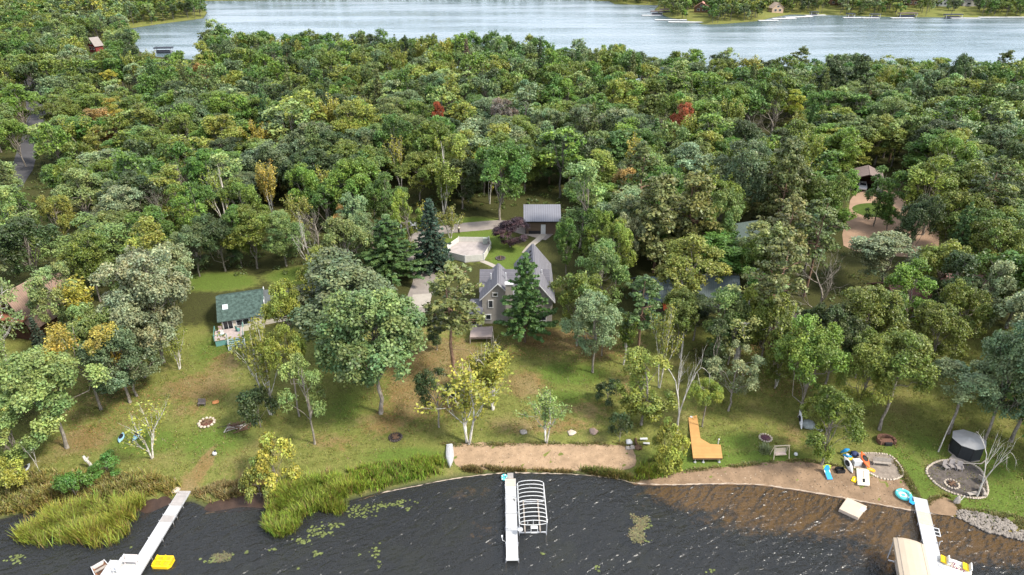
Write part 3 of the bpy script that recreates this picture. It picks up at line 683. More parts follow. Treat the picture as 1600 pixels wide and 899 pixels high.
for a in [
 ('woodland',112,255,48,14,'pale','pale green domed tree left of centre in the left woods','pale domed tree'),
 ('woodland',178,283,40,13,'silver','silvery tree on the slope right of the pale domed tree','silvery slope tree'),
 ('woodtall',280,280,30,15,'bright','fresh green upright tree above the lawn of the green roofed house','fresh green upright tree'),
 ('greydead',238,282,22,13,'twig','bare pinkish dead tree in the left woods','bare pinkish dead tree'),
 ('woodtall',213,333,38,15,'lime','yellow green cone shaped tree above the silvery oak','yellow green cone tree'),
 ('woodland',245,372,44,13,'silver','silver crown just above the tall silvery oak',None),
 ('woodland',190,388,36,13,'pale','pale crown left of the silver crowns',None),
 ('woodland',66,398,42,13,'pale','pale lime crown above the log cabin drive',None),
 ('woodland',22,325,50,14,'dark','big dark crown with a pale top at the left edge','big dark edge crown'),
 ('woodland',120,352,40,13,'olive','olive crown between the big dark edge crown and the yellow green cone',None),
 ('woodland',75,298,28,12,'goldolive','small golden olive tree right of the big dark edge crown',None),
 ('birch',410,246,30,14,'gold','golden birch with bare white stems in the middle of the left woods','golden birch'),
 ('birch',396,185,28,13,'gold','golden leafed tree higher up the woods than the golden birch','upper golden tree'),
 ('thinbirch',332,258,24,13,'lime','thin pale stemmed birch left of the golden birch',None),
 ('deadtree',470,318,20,14,'twig','leaning bone white dead trunk above the lawn','leaning dead trunk'),
 ('snag',341,258,6,13,'twig','broken white snag standing in the left woods',None),
 ('snag',692,222,6,15,'twig','tall white snag behind the driveway','tall white snag'),
 ('woodland',540,240,46,15,'bright','bright green broad crown above the green pine','bright broad crown'),
 ('woodland',470,252,32,14,'bright','bright green crown left of the bright broad crown',None),
 ('woodland',600,262,36,14,'green','deep green crown right of the bright broad crown',None),
 ('woodland',545,292,30,13,'mint','minty crown below the bright broad crown','minty crown'),
 ('woodland',536,330,40,13,'oakpale','pale crown left of the big green pine',None),
 ('woodland',632,290,28,13,'lime','lime crown above the big green pine',None),
 ('woodtall',526,316,13,11,'orange','small orange tinged crown left of the minty crown','small orange crown'),
 ('woodland',500,375,40,12,'lime','lime green crown above the lime tree by the green roofed house',None),
 ('woodland',780,216,50,17,'green','large deep green maple behind the driveway grass','large deep green maple'),
 ('woodland',720,200,42,16,'lime','lime topped tree left of the large deep green maple',None),
 ('woodtall',912,242,40,18,'pale','tall pale green tree right of the brown shed','tall pale tree'),
 ('woodland',935,315,28,13,'bright','round bright green crown between shed and red pines','round bright crown'),
 ('woodland',888,335,22,11,'green','small bright tree touching the brown shed',None),
 ('woodland',970,335,30,13,'lime','lime crown right of the round bright crown',None),
 ('woodland',990,322,26,13,'silver','silvery crown right of the round bright crown',None),
 ('woodland',946,360,46,14,'oakpale','grey olive crown behind the grey house, right side',None),
 ('woodland',908,405,42,13,'olive','olive oak crowding the right side of the grey house',None),
 ('pine',1008,215,34,20,'pine','bare limbed pine rising behind the red pines','bare limbed pine'),
 ('fullpine',1038,262,46,19,'pinelime','left one of two wide red pines with bare limbs','left red pine'),
 ('fullpine',1092,258,44,19,'pinelime','right one of two wide red pines with bare limbs','right red pine'),
 ('woodland',1132,285,34,16,'oakpale','pale oak on the right flank of the red pines',None),
 ('woodland',1085,352,58,14,'goldolive','wide yellowing oak above the twin grey roofs','wide yellowing oak'),
 ('woodland',1170,210,46,19,'silverdark','tall dark silvery tree right of the red pines','tall dark silvery tree'),
 ('pine',1246,292,38,19,'pinelime','lime tinted pine right of the moss green roof','lime tinted pine'),
 ('pine',1292,300,38,18,'pine','olive pine left of the gravel forecourt','olive pine'),
 ('fullpine',1222,335,40,16,'pinelime','lower pine covering the right side of the moss green roof',None),
 ('woodtall',1390,258,22,13,'green','left of two small dark trees standing on the gravel forecourt',None),
 ('woodtall',1412,264,20,13,'green','right of two small dark trees standing on the gravel forecourt',None),
 ('woodland',1400,352,58,11,'silver','silvery crown along the near edge of the gravel forecourt','silvery forecourt crown'),
 ('woodland',1490,360,44,13,'lime','lime crown below the right end of the gravel forecourt',None),
 ('woodland',1562,392,44,13,'silver','silvery crown at the right edge below the forecourt',None),
 ('whitepine',1522,308,24,15,'greenpine','green pine right of the gravel forecourt','green forecourt pine'),
 ('woodland',1480,235,52,17,'lime','large lime oak behind the gravel forecourt','large lime oak'),
 ('woodland',1180,425,34,13,'lime','lime crown beside the right one of the twin grey roofs',None),
 ('woodland',1445,395,44,13,'bright','fresh green crown above the red brown roof',None),
 ('woodland',1535,425,40,13,'olive','olive crown right of the red brown roof',None),
 ('woodland',1216,428,38,13,'olive','olive crown below the lower pine over the moss green roof',None),
 ('woodland',1286,450,32,12,'dark','dark crown behind the bare grey leaning tree',None),
 ('woodland',1392,432,42,13,'oakpale','grey olive crown left of the red brown roof',None),
 ('woodland',1240,470,34,12,'olive','olive crown behind the bushy green oak',None),
 ('woodland',1160,440,30,12,'oakpale','greyish crown behind the thin crowned pale tree',None),
 ('birch',1075,398,44,11,'goldolive','yellowing birch over the twin grey roofs',None),
 ('woodtall',1326,262,24,13,'bright','fresh green tree hiding the left side of the open garage',None),
 ('woodland',1196,350,30,13,'olive','olive crown touching the moss green roof',None),
 ('woodland',1452,290,34,15,'dark','dark crown shading the right of the gravel forecourt',None),
 ('woodland',1295,265,32,14,'olive','olive crown left of the open garage',None),
 ('woodland',14,180,30,13,'bright','bright crown left of the left road',None),
 ('woodland',80,150,30,13,'olive','olive crown right of the left road',None),
 ('woodland',1070,158,19,15,'scarlet','scarlet maple in the right woods','scarlet maple'),
 ('woodland',683,156,13,14,'scarlet','small red tree in the middle of the woods','small red tree'),
 ('woodtall',1247,136,19,12,'yellow','bright yellow tree near the far shore','bright yellow tree'),
 ('woodtall',170,106,15,11,'yellow','bright yellow crown in the far left woods','far yellow crown'),
 ('woodland',757,150,32,13,'mint','minty green crown in the far middle woods','far minty crown'),
 ('woodland',858,165,30,13,'silver','silvery crown in the far middle woods','far silvery crown'),
 ('woodland',785,150,24,14,'twig','grey brown thin crown next to the far minty crown',None),
 ('greydead',1216,150,34,12,'twig','grey bare tree left of the bright yellow tree','grey bare tree'),
 ('spruce',728,58,14,18,'brown','rust brown dying spruce on the skyline','rusty skyline spruce'),
 ('fullpine',1308,82,26,20,'dark','dark pine on the skyline, left of a pair','left skyline pine'),
 ('fullpine',1351,82,22,20,'dark','dark pine on the skyline, right of a pair','right skyline pine'),
 ('woodland',1522,80,34,19,'dark','wide dark tree on the skyline at right','wide skyline tree'),
 ('fullpine',447,66,14,19,'dark','dark wispy pine on the skyline at left','left wispy pine'),
 ('spruce',844,56,14,19,'dark','dark spruce on the skyline right of centre','skyline spruce'),
 ('fullpine',632,52,13,19,'dark','small dark pine top on the skyline, centre','centre skyline pine'),
 ('spruce',990,78,18,18,'pine','spire shaped fir on the skyline right of the middle','skyline fir'),
 ('woodtall',172,150,18,13,'gold','golden tree in the left woods below the far yellow crown','lower golden tree'),
 ('thinbirch',620,210,22,13,'yelgreen','yellowing birch left of the tall white snag',None),
 ('woodtall',140,195,20,12,'goldolive','yellowing tree right of the left road','roadside yellowing tree'),
 ('woodland',18,125,40,15,'bright','fresh green crown left of the road at the edge','fresh green edge crown'),
]: crown(*a)
# ---- the rest of the wood
for k in [(740,385,872,470,105), (740,470,800,528,95), (690,346,815,425,125), (640,415,682,485,120), (640,350,665,378,150), (818,316,872,372,135), (318,440,432,512,105), (300,430,470,452,114), (22,476,62,540,100), (1326,310,1455,386,150),
          (1346,272,1368,302,190), (14,232,48,284,200), (138,56,152,74,400), (730,318,820,350,140), (1028,442,1052,462,108), (1098,446,1126,466,108), (1412,455,1450,475,106), (218,64,300,76,420), (1090,6,1099,14,560), (1211,9,1219,14,600), (1508,2,1522,8,640), (1468,4,1474,9,640), (1300,3,1308,7,640), (1420,4,1428,8,640), (60,440,100,470,130)]: KEEP.append(k)
yard = [np.array(pxpoly(p, 0)) for p in [
 [(560,560),(634,500),(640,430),(636,360),(660,344),(760,340),(815,318),(878,318),(880,372),(885,400),(900,520),(1000,560)], [(270,560),(310,470),(305,440),(340,432),(470,428),(475,440),(450,520),(460,560)],
 [(1316,392),(1318,300),(1335,268),(1372,262),(1400,292),(1460,330),(1475,392),(1400,408)], [(1130,420),(1138,345),(1185,335),(1195,420)], [(1022,485),(1025,460),(1135,455),(1135,485)], [(0,560),(0,470),(70,420),(110,430),(110,560)],
 [(1410,492),(1412,475),(1480,473),(1480,495)], [(1195,560),(1196,535),(1230,535),(1230,560)]]]
roadband = np.array(ribbon([atz(*p, 3.5)[:2] for p in [(54,165),(58,180),(55,195),(45,230),(32,270),(18,290),(-20,330)]], 9.))
rf = random.Random(21); cand = []
def fnoise(x, y, s): return math.sin(x*.045*s+1.7*math.sin(y*.031*s+s))*math.cos(y*.052*s-1.1*math.sin(x*.027*s))
Y = 88.0
while Y < 700:
    st = 6.9 if Y < 200 else 7.6 if Y < 330 else 7.8
    hwid = .75*(Y*CP+57*SP)+14; x = -hwid+rf.uniform(0, st)
    while x < hwid:
        cand.append((x+rf.uniform(-.42, .42)*st, Y+rf.uniform(-.42, .42)*st)); x += st
    Y += st*.9
P2 = np.array(cand); s1 = sdist(P2, near_lake); s2 = sdist(P2, far_lake); okc = (s2 > 2.2) & (s1 > 30)
for q in yard+[roadband]: okc &= sdist(P2, q) > 1.5
FOREST = []; FARWOOD = []
ex = np.array([[t[0][0], t[0][1], t[1]] for t in TREES])
for (x, y), ok in zip(cand, okc):
    if not ok: continue
    n1 = fnoise(x, y, 1.); n2 = fnoise(x+300, y, 2.3); u = rf.random()
    far = y > 420
    kind, col = 'woodland', rf.choices(['olive','bright','green','lime','oakpale','silver','silverdark','dark','pale'], [30, 13, 24, 9+7*n1, 14, 4+3*n2, 11, 15-4*n1, 4+3*n2])[0]
    if u < .12+.06*n2: kind, col = 'woodtall', rf.choice(['bright','lime','green','mint','pale'])
    elif u < .185: kind, col = 'birch', rf.choice(['goldolive','lime','yelgreen','lime','olive'])
    elif u < .245+.04*n1: kind, col = rf.choice(['pine','fullpine','whitepine','whitepine','spruce']), rf.choice(['pine','greenpine','pine'])
    elif u < .265: kind, col = 'greydead', 'twig'
    elif u < .272: kind, col = 'woodland', rf.choice(['orange','goldolive','yelgreen'])
    H = rf.uniform(9.5, 15.5)*(1+.1*n1); Rr = rf.uniform(4.2, 7.0)
    if kind in ('woodtall',): H *= 1.12; Rr *= .72
    if kind in ('pine','fullpine','whitepine','spruce'): H *= 1.2; Rr *= .72 if kind != 'spruce' else .55
    if kind == 'birch': Rr *= .72
    if kind == 'greydead': Rr *= .8
    if y > 250 and y < 345: H *= (1.02 if x < 45 else .9)+.1*rf.random()
    dd = np.hypot(ex[:, 0]-x, ex[:, 1]-y)
    if (dd < np.minimum(.55*(ex[:, 2]+Rr), 5.2)).any(): continue
    p = np.array([x, y, gz(x, y)]); tp = p+np.array([0, 0, H]); d = depth(p+np.array([0, 0, H*.7])); px, pt = project(tp); pm_ = project(p+np.array([0, 0, H*.3]))[1]; hw = Rr*FPX/d
    bad = False
    for k in KEEP:
        if d < k[4]-1.5 and px+hw*.85 > k[0] and px-hw*.85 < k[2] and pm_ > k[1] and pt < k[3]: bad = True; break
    if bad: continue
    (FARWOOD if y > 232 else FOREST).append((kind, p, Rr, H, col, px, pt+hw*.8, hw))
# the wood goes on past both sides of the view
rm = random.Random(77); Y = 62.0; side = []
while Y < 330:
    h_ = .75*(Y*CP+57*SP)
    for s in (-1, 1):
        x = h_+(15 if Y > 88 else 4)
        while x < h_+62: side.append((s*x+rm.uniform(-3, 3), Y+rm.uniform(-3, 3))); x += 7.4
    Y += 6.8
PS = np.array(side); ok_ = (sdist(PS, near_lake) > 9) & (sdist(PS, far_lake) > 3) & (sdist(PS, roadband) > 2)
for (x, y), k_ in zip(side, ok_):
    if k_: FARWOOD.append((rm.choice(['woodland']*5+['woodtall', 'birch', 'whitepine']), np.array([x, y, gz(x, y)]), rm.uniform(4.2, 6.6), rm.uniform(10, 15), rm.choice(['olive', 'green', 'oakpale', 'silverdark', 'lime', 'dark', 'bright']), 0, 0, 0))
HIDDEN = {0, 1, 3, 4, 5, 10, 11, 13, 14, 15, 16, 17, 22, 23, 24, 25, 33, 34, 35, 36, 46, 47, 48, 49, 59, 61, 62, 63, 77, 78, 79, 98, 102, 103, 104, 105, 130, 132, 162, 163, 166, 171, 187, 194, 215, 226, 227, 228, 260, 262, 263, 278, 285, 286, 297, 313, 325, 337, 381, 389, 399, 412, 422, 458, 496, 506, 516, 533, 626}; HAZE = 0.0
COLW = {'olive': 'olive green', 'bright': 'fresh green', 'green': 'deep green', 'lime': 'lime green', 'oakpale': 'greyish green', 'silver': 'silvery', 'silverdark': 'dull grey green', 'dark': 'dark green', 'pale': 'pale green', 'mint': 'minty green',
  'goldolive': 'yellowing', 'yelgreen': 'yellow green', 'gold': 'golden', 'pine': 'olive', 'greenpine': 'green', 'twig': 'grey', 'orange': 'orange tinged', 'yellow': 'yellow'}
FORMW = {'woodland': 'round crown', 'woodtall': 'narrow upright tree', 'birch': 'birch', 'pine': 'tufted pine', 'fullpine': 'bushy pine', 'whitepine': 'layered pine', 'greydead': 'bare tree', 'spruce': 'spruce'}
ORD = ['nearest', 'second nearest', 'third nearest', 'fourth nearest', 'fifth nearest', 'sixth nearest', 'seventh nearest', 'eighth nearest', 'ninth nearest', 'tenth nearest', 'eleventh nearest', 'twelfth nearest']
GROUPW = {'woodland': 'broadleaf trees of the wood', 'woodtall': 'broadleaf trees of the wood', 'birch': 'birches in the wood', 'pine': 'pines in the wood', 'fullpine': 'pines in the wood', 'whitepine': 'pines in the wood', 'greydead': 'bare trees in the wood', 'spruce': 'spruces in the wood'}
NIND = 205; order = sorted((i for i in range(len(FOREST)) if i not in HIDDEN and FOREST[i][0] in ('woodland', 'woodtall')), key=lambda i: -FOREST[i][7])
REST = set(order[NIND:]); FARWOOD = [FOREST[i] for i in sorted(REST)]+FARWOOD
keys = {}; FOBJ = {}
for i, (kind, p, Rr, H, col, px, py, hw) in enumerate(FOREST):
    if i in HIDDEN or i in REST: continue
    b = min(LAND, key=lambda l: (l[0]-px)**2+(1.5*(l[1]-py))**2); dx = px-b[0]; dy = (py-b[1])*1.5
    rel = ('right of' if dx > 0 else 'left of') if abs(dx) > abs(dy) else ('below' if dy > 0 else 'above')
    keys.setdefault((COLW[col], FORMW[kind], rel, b[2]), []).append((dx*dx+dy*dy, i))
for (cw, fw, rel, lm), l in keys.items():
    for r_, (_, i) in enumerate(sorted(l)):
        kind, p, Rr, H, col, px, py, hw = FOREST[i]
        lab = f'{cw} {fw} in the wood {rel} the {lm}' if len(l) == 1 else f'{cw} {fw}, {ORD[r_]} one {rel} the {lm}'
        n, c = NAMES.get(kind, ('broadleaf_tree', 'tree'))
        FOBJ[i] = plant(kind, p, Rr, H, col, lab, n, c, GROUPW[kind])
# ---- the far wood, one mass
FAR = {}
_P = PROTO; PROTO = {}
for _ in range(7): broadleaf('woodland', 5.0, 13, .35, 15, 10, 18, .49, sub=.17)
for _ in range(3): broadleaf('woodtall', 3.6, 15, .3, 13, 8, 17, .47, shape='tall', sub=.2)
for s in (2, 3): birch('birch', 3.4, 12, s, 7, .42)
for _ in range(2): spruce('whitepine', 3.6, 14, .1, 14, 7, .5, 12, -.1, 'brown', .75, .3, .55); spruce('spruce', 2.6, 13, .05, 16, 8, .45, 9)
for _ in range(2): pine('pine', 3.6, 17, .3, 36, 13, .55, 'red', .7)
FAR = PROTO; PROTO = _P
FAR['fullpine'] = FAR['pine']
_P = PROTO; PROTO = {}                           # plainer patterns for the shore beyond the lake
for _ in range(6): broadleaf('woodland', 5.0, 13, .15, 10, 7, 9, .95, sub=.19)
for _ in range(3): broadleaf('woodtall', 3.6, 15, .15, 10, 6, 9, .9, shape='tall', sub=.22)
for _ in range(2): spruce('whitepine', 3.6, 14, .1, 9, 5, .8, 6, -.1, 'brown', .75, .3, .55); spruce('spruce', 2.6, 13, .05, 10, 6, .75, 5)
FAR2 = PROTO; PROTO = _P
for k_, v_ in (('birch', 'woodtall'), ('pine', 'whitepine'), ('fullpine', 'whitepine')): FAR2[k_] = FAR2[v_]
def verts(me):
    a = np.empty(len(me.vertices)*3, np.float32); me.vertices.foreach_get('co', a); f = np.empty(len(me.loops), np.int32); me.loops.foreach_get('vertex_index', f); return a.reshape(-1, 3), f.reshape(-1, 4)
def tintof(me):
    a = np.empty(len(me.vertices)*4, np.float32); me.attributes['tint'].data.foreach_get('color', a); return a.reshape(-1, 4)[:, :3]
def cache(D): return {k: [(verts(c), tintof(c), verts(tk)) for c, tk, dm, b in l] for k, l in D.items()}
FC = cache(FAR); FC2 = cache(FAR2); FD = {k: l[0][2] for k, l in FAR.items()}
rw = random.Random(3)
def wood(name, lst, label, FC):
    V = []; F = []; T = []; o = 0
    for kind, p, Rr, H, col, *_ in lst:
        if kind not in FC: kind, col = 'woodland', 'oakpale'
        (cv, cf), ct, (tv, tf) = rw.choice(FC[kind]); a = rw.uniform(0, 2*PI); ca, sa = math.cos(a), math.sin(a); dm = FD[kind]
        M = np.array([[ca, sa, 0], [-sa, ca, 0], [0, 0, 1]])*np.array([[Rr/dm[0]], [Rr/dm[0]], [H/dm[1]]])
        k = np.array(LEAFCOL[col])*rw.uniform(.9, 1.1)
        V.append(cv@M+p); F.append(cf+o); T.append(ct*k); o += len(cv)
        V.append(tv@M+p); F.append(tf+o); T.append(np.full((len(tv), 3), .12)*np.array([1.1, 1, .85])); o += len(tv)
    me = np_mesh(name, np.concatenate(V), np.concatenate(F), 4, np.concatenate(T), LEAF)
    ob = bpy.data.objects.new(name, me); C.objects.link(ob); ob.color = (1, 1, 1, 1); return tag(ob, label, kind='stuff')
wood('far_wood', [f for f in FARWOOD if f[1][1] < 420], 'far woodland running back to the second lake', FC)
wood('far_shore_wood', [f for f in FARWOOD if f[1][1] >= 420], 'wooded far shore beyond the second lake', FC2)
print('FOREST', len(FOREST), len(FARWOOD), 'explicit', len(TREES))
# ------------------------------------------------------------------ things
WHITE = pm('white_paint', (.56,.555,.54), .6, .07, 2.); ALU = pm('aluminium', (.55,.55,.56), .4, .1, 2., metal=.3, spec=.5)
DECKW = pm('white_decking', (.50,.495,.48), .75, .13, 1.2, planks=.14, axis=0); DECKG = pm('grey_decking', (.36,.33,.31), .8, .2, 1.5, planks=.14, axis=0); DECKT = pm('tan_decking', (.52,.44,.35), .8, .12, 1.5, planks=.14, axis=0)
CEDAR = pm('cedar_decking', (.50,.27,.095), .75, .14, 1., planks=.15, axis=1); GREYW = pm('grey_wood', (.30,.26,.22), .85, .2, 3.)
DARK = pm('dark', (.02,.02,.022), .6, .2, 3.); GLASS = pm('window_glass', (.016,.02,.024), .08, .1, 1., spec=.6); BROWN = pm('brown_wood', (.13,.075,.045), .8, .25, 2.)
STONE = pm('stone', (.34,.30,.26), .9, .25, 3., bump=.6, spec=.1); PALEST = pm('pale_stone', (.46,.39,.31), .9, .2, 3., bump=.5, spec=.1); ASH = pm('ash', (.05,.042,.04), .95, .5, 6., spec=.05)
TEAL = pm('teal_paint', (.12,.27,.24), .7, .15, 2.); TAN = pm('tan_vinyl', (.43,.35,.26), .6, .05, .6); BLUE = pm('blue_plastic', (.03,.30,.62), .4, .1, 3.); LBLUE = pm('pale_blue_plastic', (.25,.44,.55), .4, .12, 2.)
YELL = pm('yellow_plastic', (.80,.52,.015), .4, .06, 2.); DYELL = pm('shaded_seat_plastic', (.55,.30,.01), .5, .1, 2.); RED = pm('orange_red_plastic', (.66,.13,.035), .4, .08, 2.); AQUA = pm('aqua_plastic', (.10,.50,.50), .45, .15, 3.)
MAROON = pm('maroon_print', (.20,.03,.09), .6, .1, 3.); CREAM = pm('cream_vinyl', (.74,.68,.55), .5, .05, 1.); LIMEP = pm('lime_foam', (.45,.62,.05), .7, .1, 3.)
def px_len(a, b): return (Vector(b)-Vector(a)).length
def frame2(A, B):
    A, B = Vector(A), Vector(B); d = B-A; return A, math.atan2(d.y, d.x), Vector((d.x, d.y)).length
# ---- docks: local x runs from the shore outwards
def dock(label, A, B, w, secs, z=.45, name='boat_dock'):
    A, rz, ln = frame2((A[0], A[1], 0), (B[0], B[1], 0))
    t = thing(name, label, 'dock', (A.x, A.y, 0), rz); x = 0
    for i, (sl, m) in enumerate(secs):
        f = MB().box((x+sl/2, 0, z-.04), (sl-.03, w, .08)); o = f.build('deck_section', m, t)
        for s in (-1, 1): MB().box((x+sl/2, s*(w/2+.02), z-.09), (sl-.03, .04, .2)).build('side_rail', ALU, o)
        for s in (-1, 1):
            px_ = x+sl-.1; MB().tube([(px_, s*(w/2+.08), -1.4), (px_, s*(w/2+.08), z+.12)], .035, 6).build('post', ALU, t)
        x += sl
    return t, rz, x
A = ground(289, 769); B = atz(207, 899, .45)
tl, rz_l, xl = dock('white plank dock running out from the reeds at the left', A, B, 1.35, [(2.3,DECKG),(1.5,DECKW),(.9,DECKG),(2.4,DECKW),(2.4,DECKW),(2.4,DECKW),(2.4,DECKW)])
pe = Vector(atz(213, 880, .45)); lp = Matrix.Rotation(-rz_l, 3, 'Z') @ (pe-Vector((A[0], A[1], 0)))
f = MB().box((lp.x+1.0, -2.0+.66*0, .41), (2.6, 2.6, .08)); f.build('end_platform', DECKW, tl)
for x_, y_ in ((lp.x-.2, -3.2), (lp.x+2.2, -3.2)): MB().tube([(x_, y_, -1.4), (x_, y_, .6)], .035, 6).build('post', ALU, tl)
A2 = atz(797.5, 748, .45); B2 = atz(800.5, 876, .45)
tcn, rz_c, xc = dock('long straight white dock in the middle of the photo beside the open boat lift', A2, B2, 1.18, [(1.15,DECKT)]+[(2.05,DECKW)]*5)
L_ = px_len(A2, B2); 
for o in tcn.children: pass
tcn.scale = (L_/xc, 1, 1)
MB().box((-.55, 0, .34), (1.0, .72, .07), tilt=('Y', -.12)).build('ramp', DECKG, tcn)
MB().box((3.3, .38, .47), (.34, .09, .05), .3).build('cleat', DARK, tcn)
m = MB().tube([(xc*.78, -.62, .2), (xc*.78, -1.0, .5), (xc*.77, -1.05, .85)], .035, 6); m.box((xc*.77, -1.05, .93), (.2, .16, .22)); m.build('mooring_arm', WHITE, tcn)
A3 = ground(1437, 780); B3 = atz(1470, 920, .45)
tr_, rz_r, xr = dock('white dock at the right with a tan covered boat lift alongside', A3, B3, 1.35, [(2.3,DECKW),(1.9,DECKT),(2.5,DECKW),(2.5,DECKW),(2.5,DECKW)])
M3 = Matrix.Rotation(-rz_r, 3, 'Z'); q = M3 @ (Vector(atz(1470, 889, .45))-Vector((A3[0], A3[1], 0)))
MB().box((q.x+.9, q.y+1.0, .40), (2.2, 2.6, .08)).build('end_platform', DECKW, tr_)
q = M3 @ (Vector(atz(1460, 831, .4))-Vector((A3[0], A3[1], 0)))
m = MB()
for dx in (-.55, 0, .55): m.box((q.x+dx, q.y+.12, .42), (.09, .75, .07))
for dy in (-.3, .42): m.box((q.x, q.y+.12+dy*.9, .43), (1.2, .08, .07))
m.build('swim_ladder', WHITE, tr_); MB().box((q.x, q.y+.12, .37), (1.0, .6, .04)).build('ladder_opening_dark', DARK, tr_)  # added dark sheet paints in the darkness of the frame's openings
q = M3 @ (Vector(atz(1468, 849, .5))-Vector((A3[0], A3[1], 0)))
MB().tube([(q.x, q.y, -.8), (q.x, q.y, .75), (q.x+.1, q.y+.12, .95)], .05, 6).build('mooring_post', WHITE, tr_)
# wooden dock section parked on the lawn
pts = [(1075.5,652),(1089,649),(1094.5,685),(1110,694),(1126,695),(1129,716),(1083,716)]
z0 = gz(*ground(1100, 705)[:2])+.62; Pw = [Vector(atz(*p, z0)) for p in pts]; c0 = Pw[6]
t = thing('dock_section', 'orange brown L shaped wooden dock section parked on the lawn', 'dock', (c0.x, c0.y, z0-.62))
MB().prism([(p.x-c0.x, p.y-c0.y) for p in Pw], .52, .62).build('deck', CEDAR, t)
MB().prism([(p.x-c0.x, p.y-c0.y) for p in [Pw[0]*.985+Pw[3]*.015]+Pw[1:]], .36, .515).build('frame', BROWN, t)
for px, py in ((1087,718),(1100,718),(1125,718),(1080,655),(1092,690)):
    g = Vector(atz(px, py-3, z0)); x, y = g.x-c0.x, g.y-c0.y; h = gz(g.x, g.y)-(z0-.62)
    MB().tube([(x, y, h), (x, y, .5)], .06, 6).lathe([(.17, h+.02), (.17, h+.12)], (x, y, 0), 8).build('leg', ALU, t)
g = Vector(atz(1122, 694, z0)); m = MB().tube([(g.x-c0.x, g.y-c0.y, .6), (g.x-c0.x, g.y-c0.y, 1.3)], .05, 6); m.lathe([(.09, 0), (.11, .12), (.05, .2)], (g.x-c0.x, g.y-c0.y, 1.28), 8); m.build('bollard', WHITE, t)
# ---- boat lifts
def lift_frame(t, L, Wd, z, arches, m):
    for sx in (0, L):
        for sy in (-Wd/2, Wd/2): MB().tube([(sx*.86+.07*L, sy, -1.3), (sx*.86+.07*L, sy, z)], .05, 6).build('post', m, t)
    for sx in (.12*L, .88*L): MB().box((sx, 0, .1), (.1, Wd, .12)).build('cross_beam', m, t)
    for sy in (-.28*Wd, .28*Wd): MB().box((L/2, sy, .2), (L*.8, .14, .1)).build('bunk', GREYW, t)
q4 = [Vector(atz(*p, 2.3)) for p in [(808.5,756),(849,754),(855,819),(812,823)]]
mid0 = (q4[0]+q4[1])/2; mid1 = (q4[3]+q4[2])/2; _, rz, Lb = frame2(mid0, mid1); Lb *= .95; Wb = ((q4[1]-q4[0]).length+(q4[2]-q4[3]).length)/2
t = thing('boat_lift', 'empty white boat lift with a bare arched canopy frame beside the middle dock', 'boat lift', (mid0.x, mid0.y, 0), rz)
lift_frame(t, Lb, Wb, 2.3, 11, ALU)
for s in (-1, 1): MB().tube([(0, s*Wb/2, 2.3), (Lb, s*Wb/2, 2.3)], .06, 6).build('canopy_rail', WHITE, t)
for i in range(11):
    x = Lb*i/10; MB().tube([(x, Wb/2*math.sin(a), 2.3+.42*math.cos(a)-.0) for a in np.linspace(-PI/2, PI/2, 9)], .042, 6).build('canopy_arch', WHITE, t)
MB().tube([(Lb, Wb/2*math.sin(a), 2.3-.28*math.cos(a)) for a in np.linspace(-PI/2, PI/2, 9)], .042, 6).build('end_bow', WHITE, t)
for y in (-.6, 0, .6): MB().tube([(Lb, y, 2.02), (Lb, y, 2.7-.1*abs(y))], .035, 6).build('end_strut', WHITE, t)
m = MB(); m.box((Lb+.35, -.25, 1.55), (.07, .07, .7)).box((Lb+.35, .45, 1.55), (.07, .07, .7)).box((Lb+.35, .1, 1.2), (.07, .75, .07)).box((Lb+.2, .1, 1.88), (.4, .75, .06)); m.build('winch_frame', WHITE, t)
MB().lathe([(.3, -.04), (.3, .04)], (Lb*.97, -Wb/2+.1, 1.2), 14).build('winch_wheel', ALU, t)
q4 = [Vector(atz(*p, 2.7)) for p in [(1398,843),(1443,845)]]; dirr = Vector((math.cos(rz_r), math.sin(rz_r), 0))
mid0 = (q4[0]+q4[1])/2; rzc = math.atan2(-(q4[1]-q4[0]).x, (q4[1]-q4[0]).y)-0; Wc = (q4[1]-q4[0]).length; Lc = 7.4
rzc = rz_r
t = thing('covered_boat_lift', 'boat lift under a tan vinyl canopy beside the right dock', 'boat lift', (mid0.x, mid0.y, 0), rzc)
lift_frame(t, Lc, Wc, 2.4, 0, ALU)
prof = [(-Wc/2, 2.2), (-Wc/2, 2.55), (-Wc/2+.35, 2.72), (-.6, 2.86), (0, 2.9), (.6, 2.86), (Wc/2-.35, 2.72), (Wc/2, 2.55), (Wc/2, 2.2)]
xs_ = [0, .25, 1.5, 3, 4.5, 6, 7.15, 7.4]; v = []; fcs = []
for i, x in enumerate(xs_):
    k = .9 if i in (0, 7) else 1
    for y, z in prof: v.append((x, y*(1 if k == 1 else .99), 2.2+(z-2.2)*k))
for i in range(len(xs_)-1): fcs += [(i*9+k, i*9+k+1, (i+1)*9+k+1, (i+1)*9+k) for k in range(8)]
for i in (0, 7): fcs.append([i*9+k for k in range(9)])
MB().add(v, fcs).build('canopy', TAN, t)
for s in (-1, 1): MB().tube([(0, s*(Wc/2-.35), 2.735), (Lc, s*(Wc/2-.35), 2.735)], .02, 5).build('seam', GREYW, t)
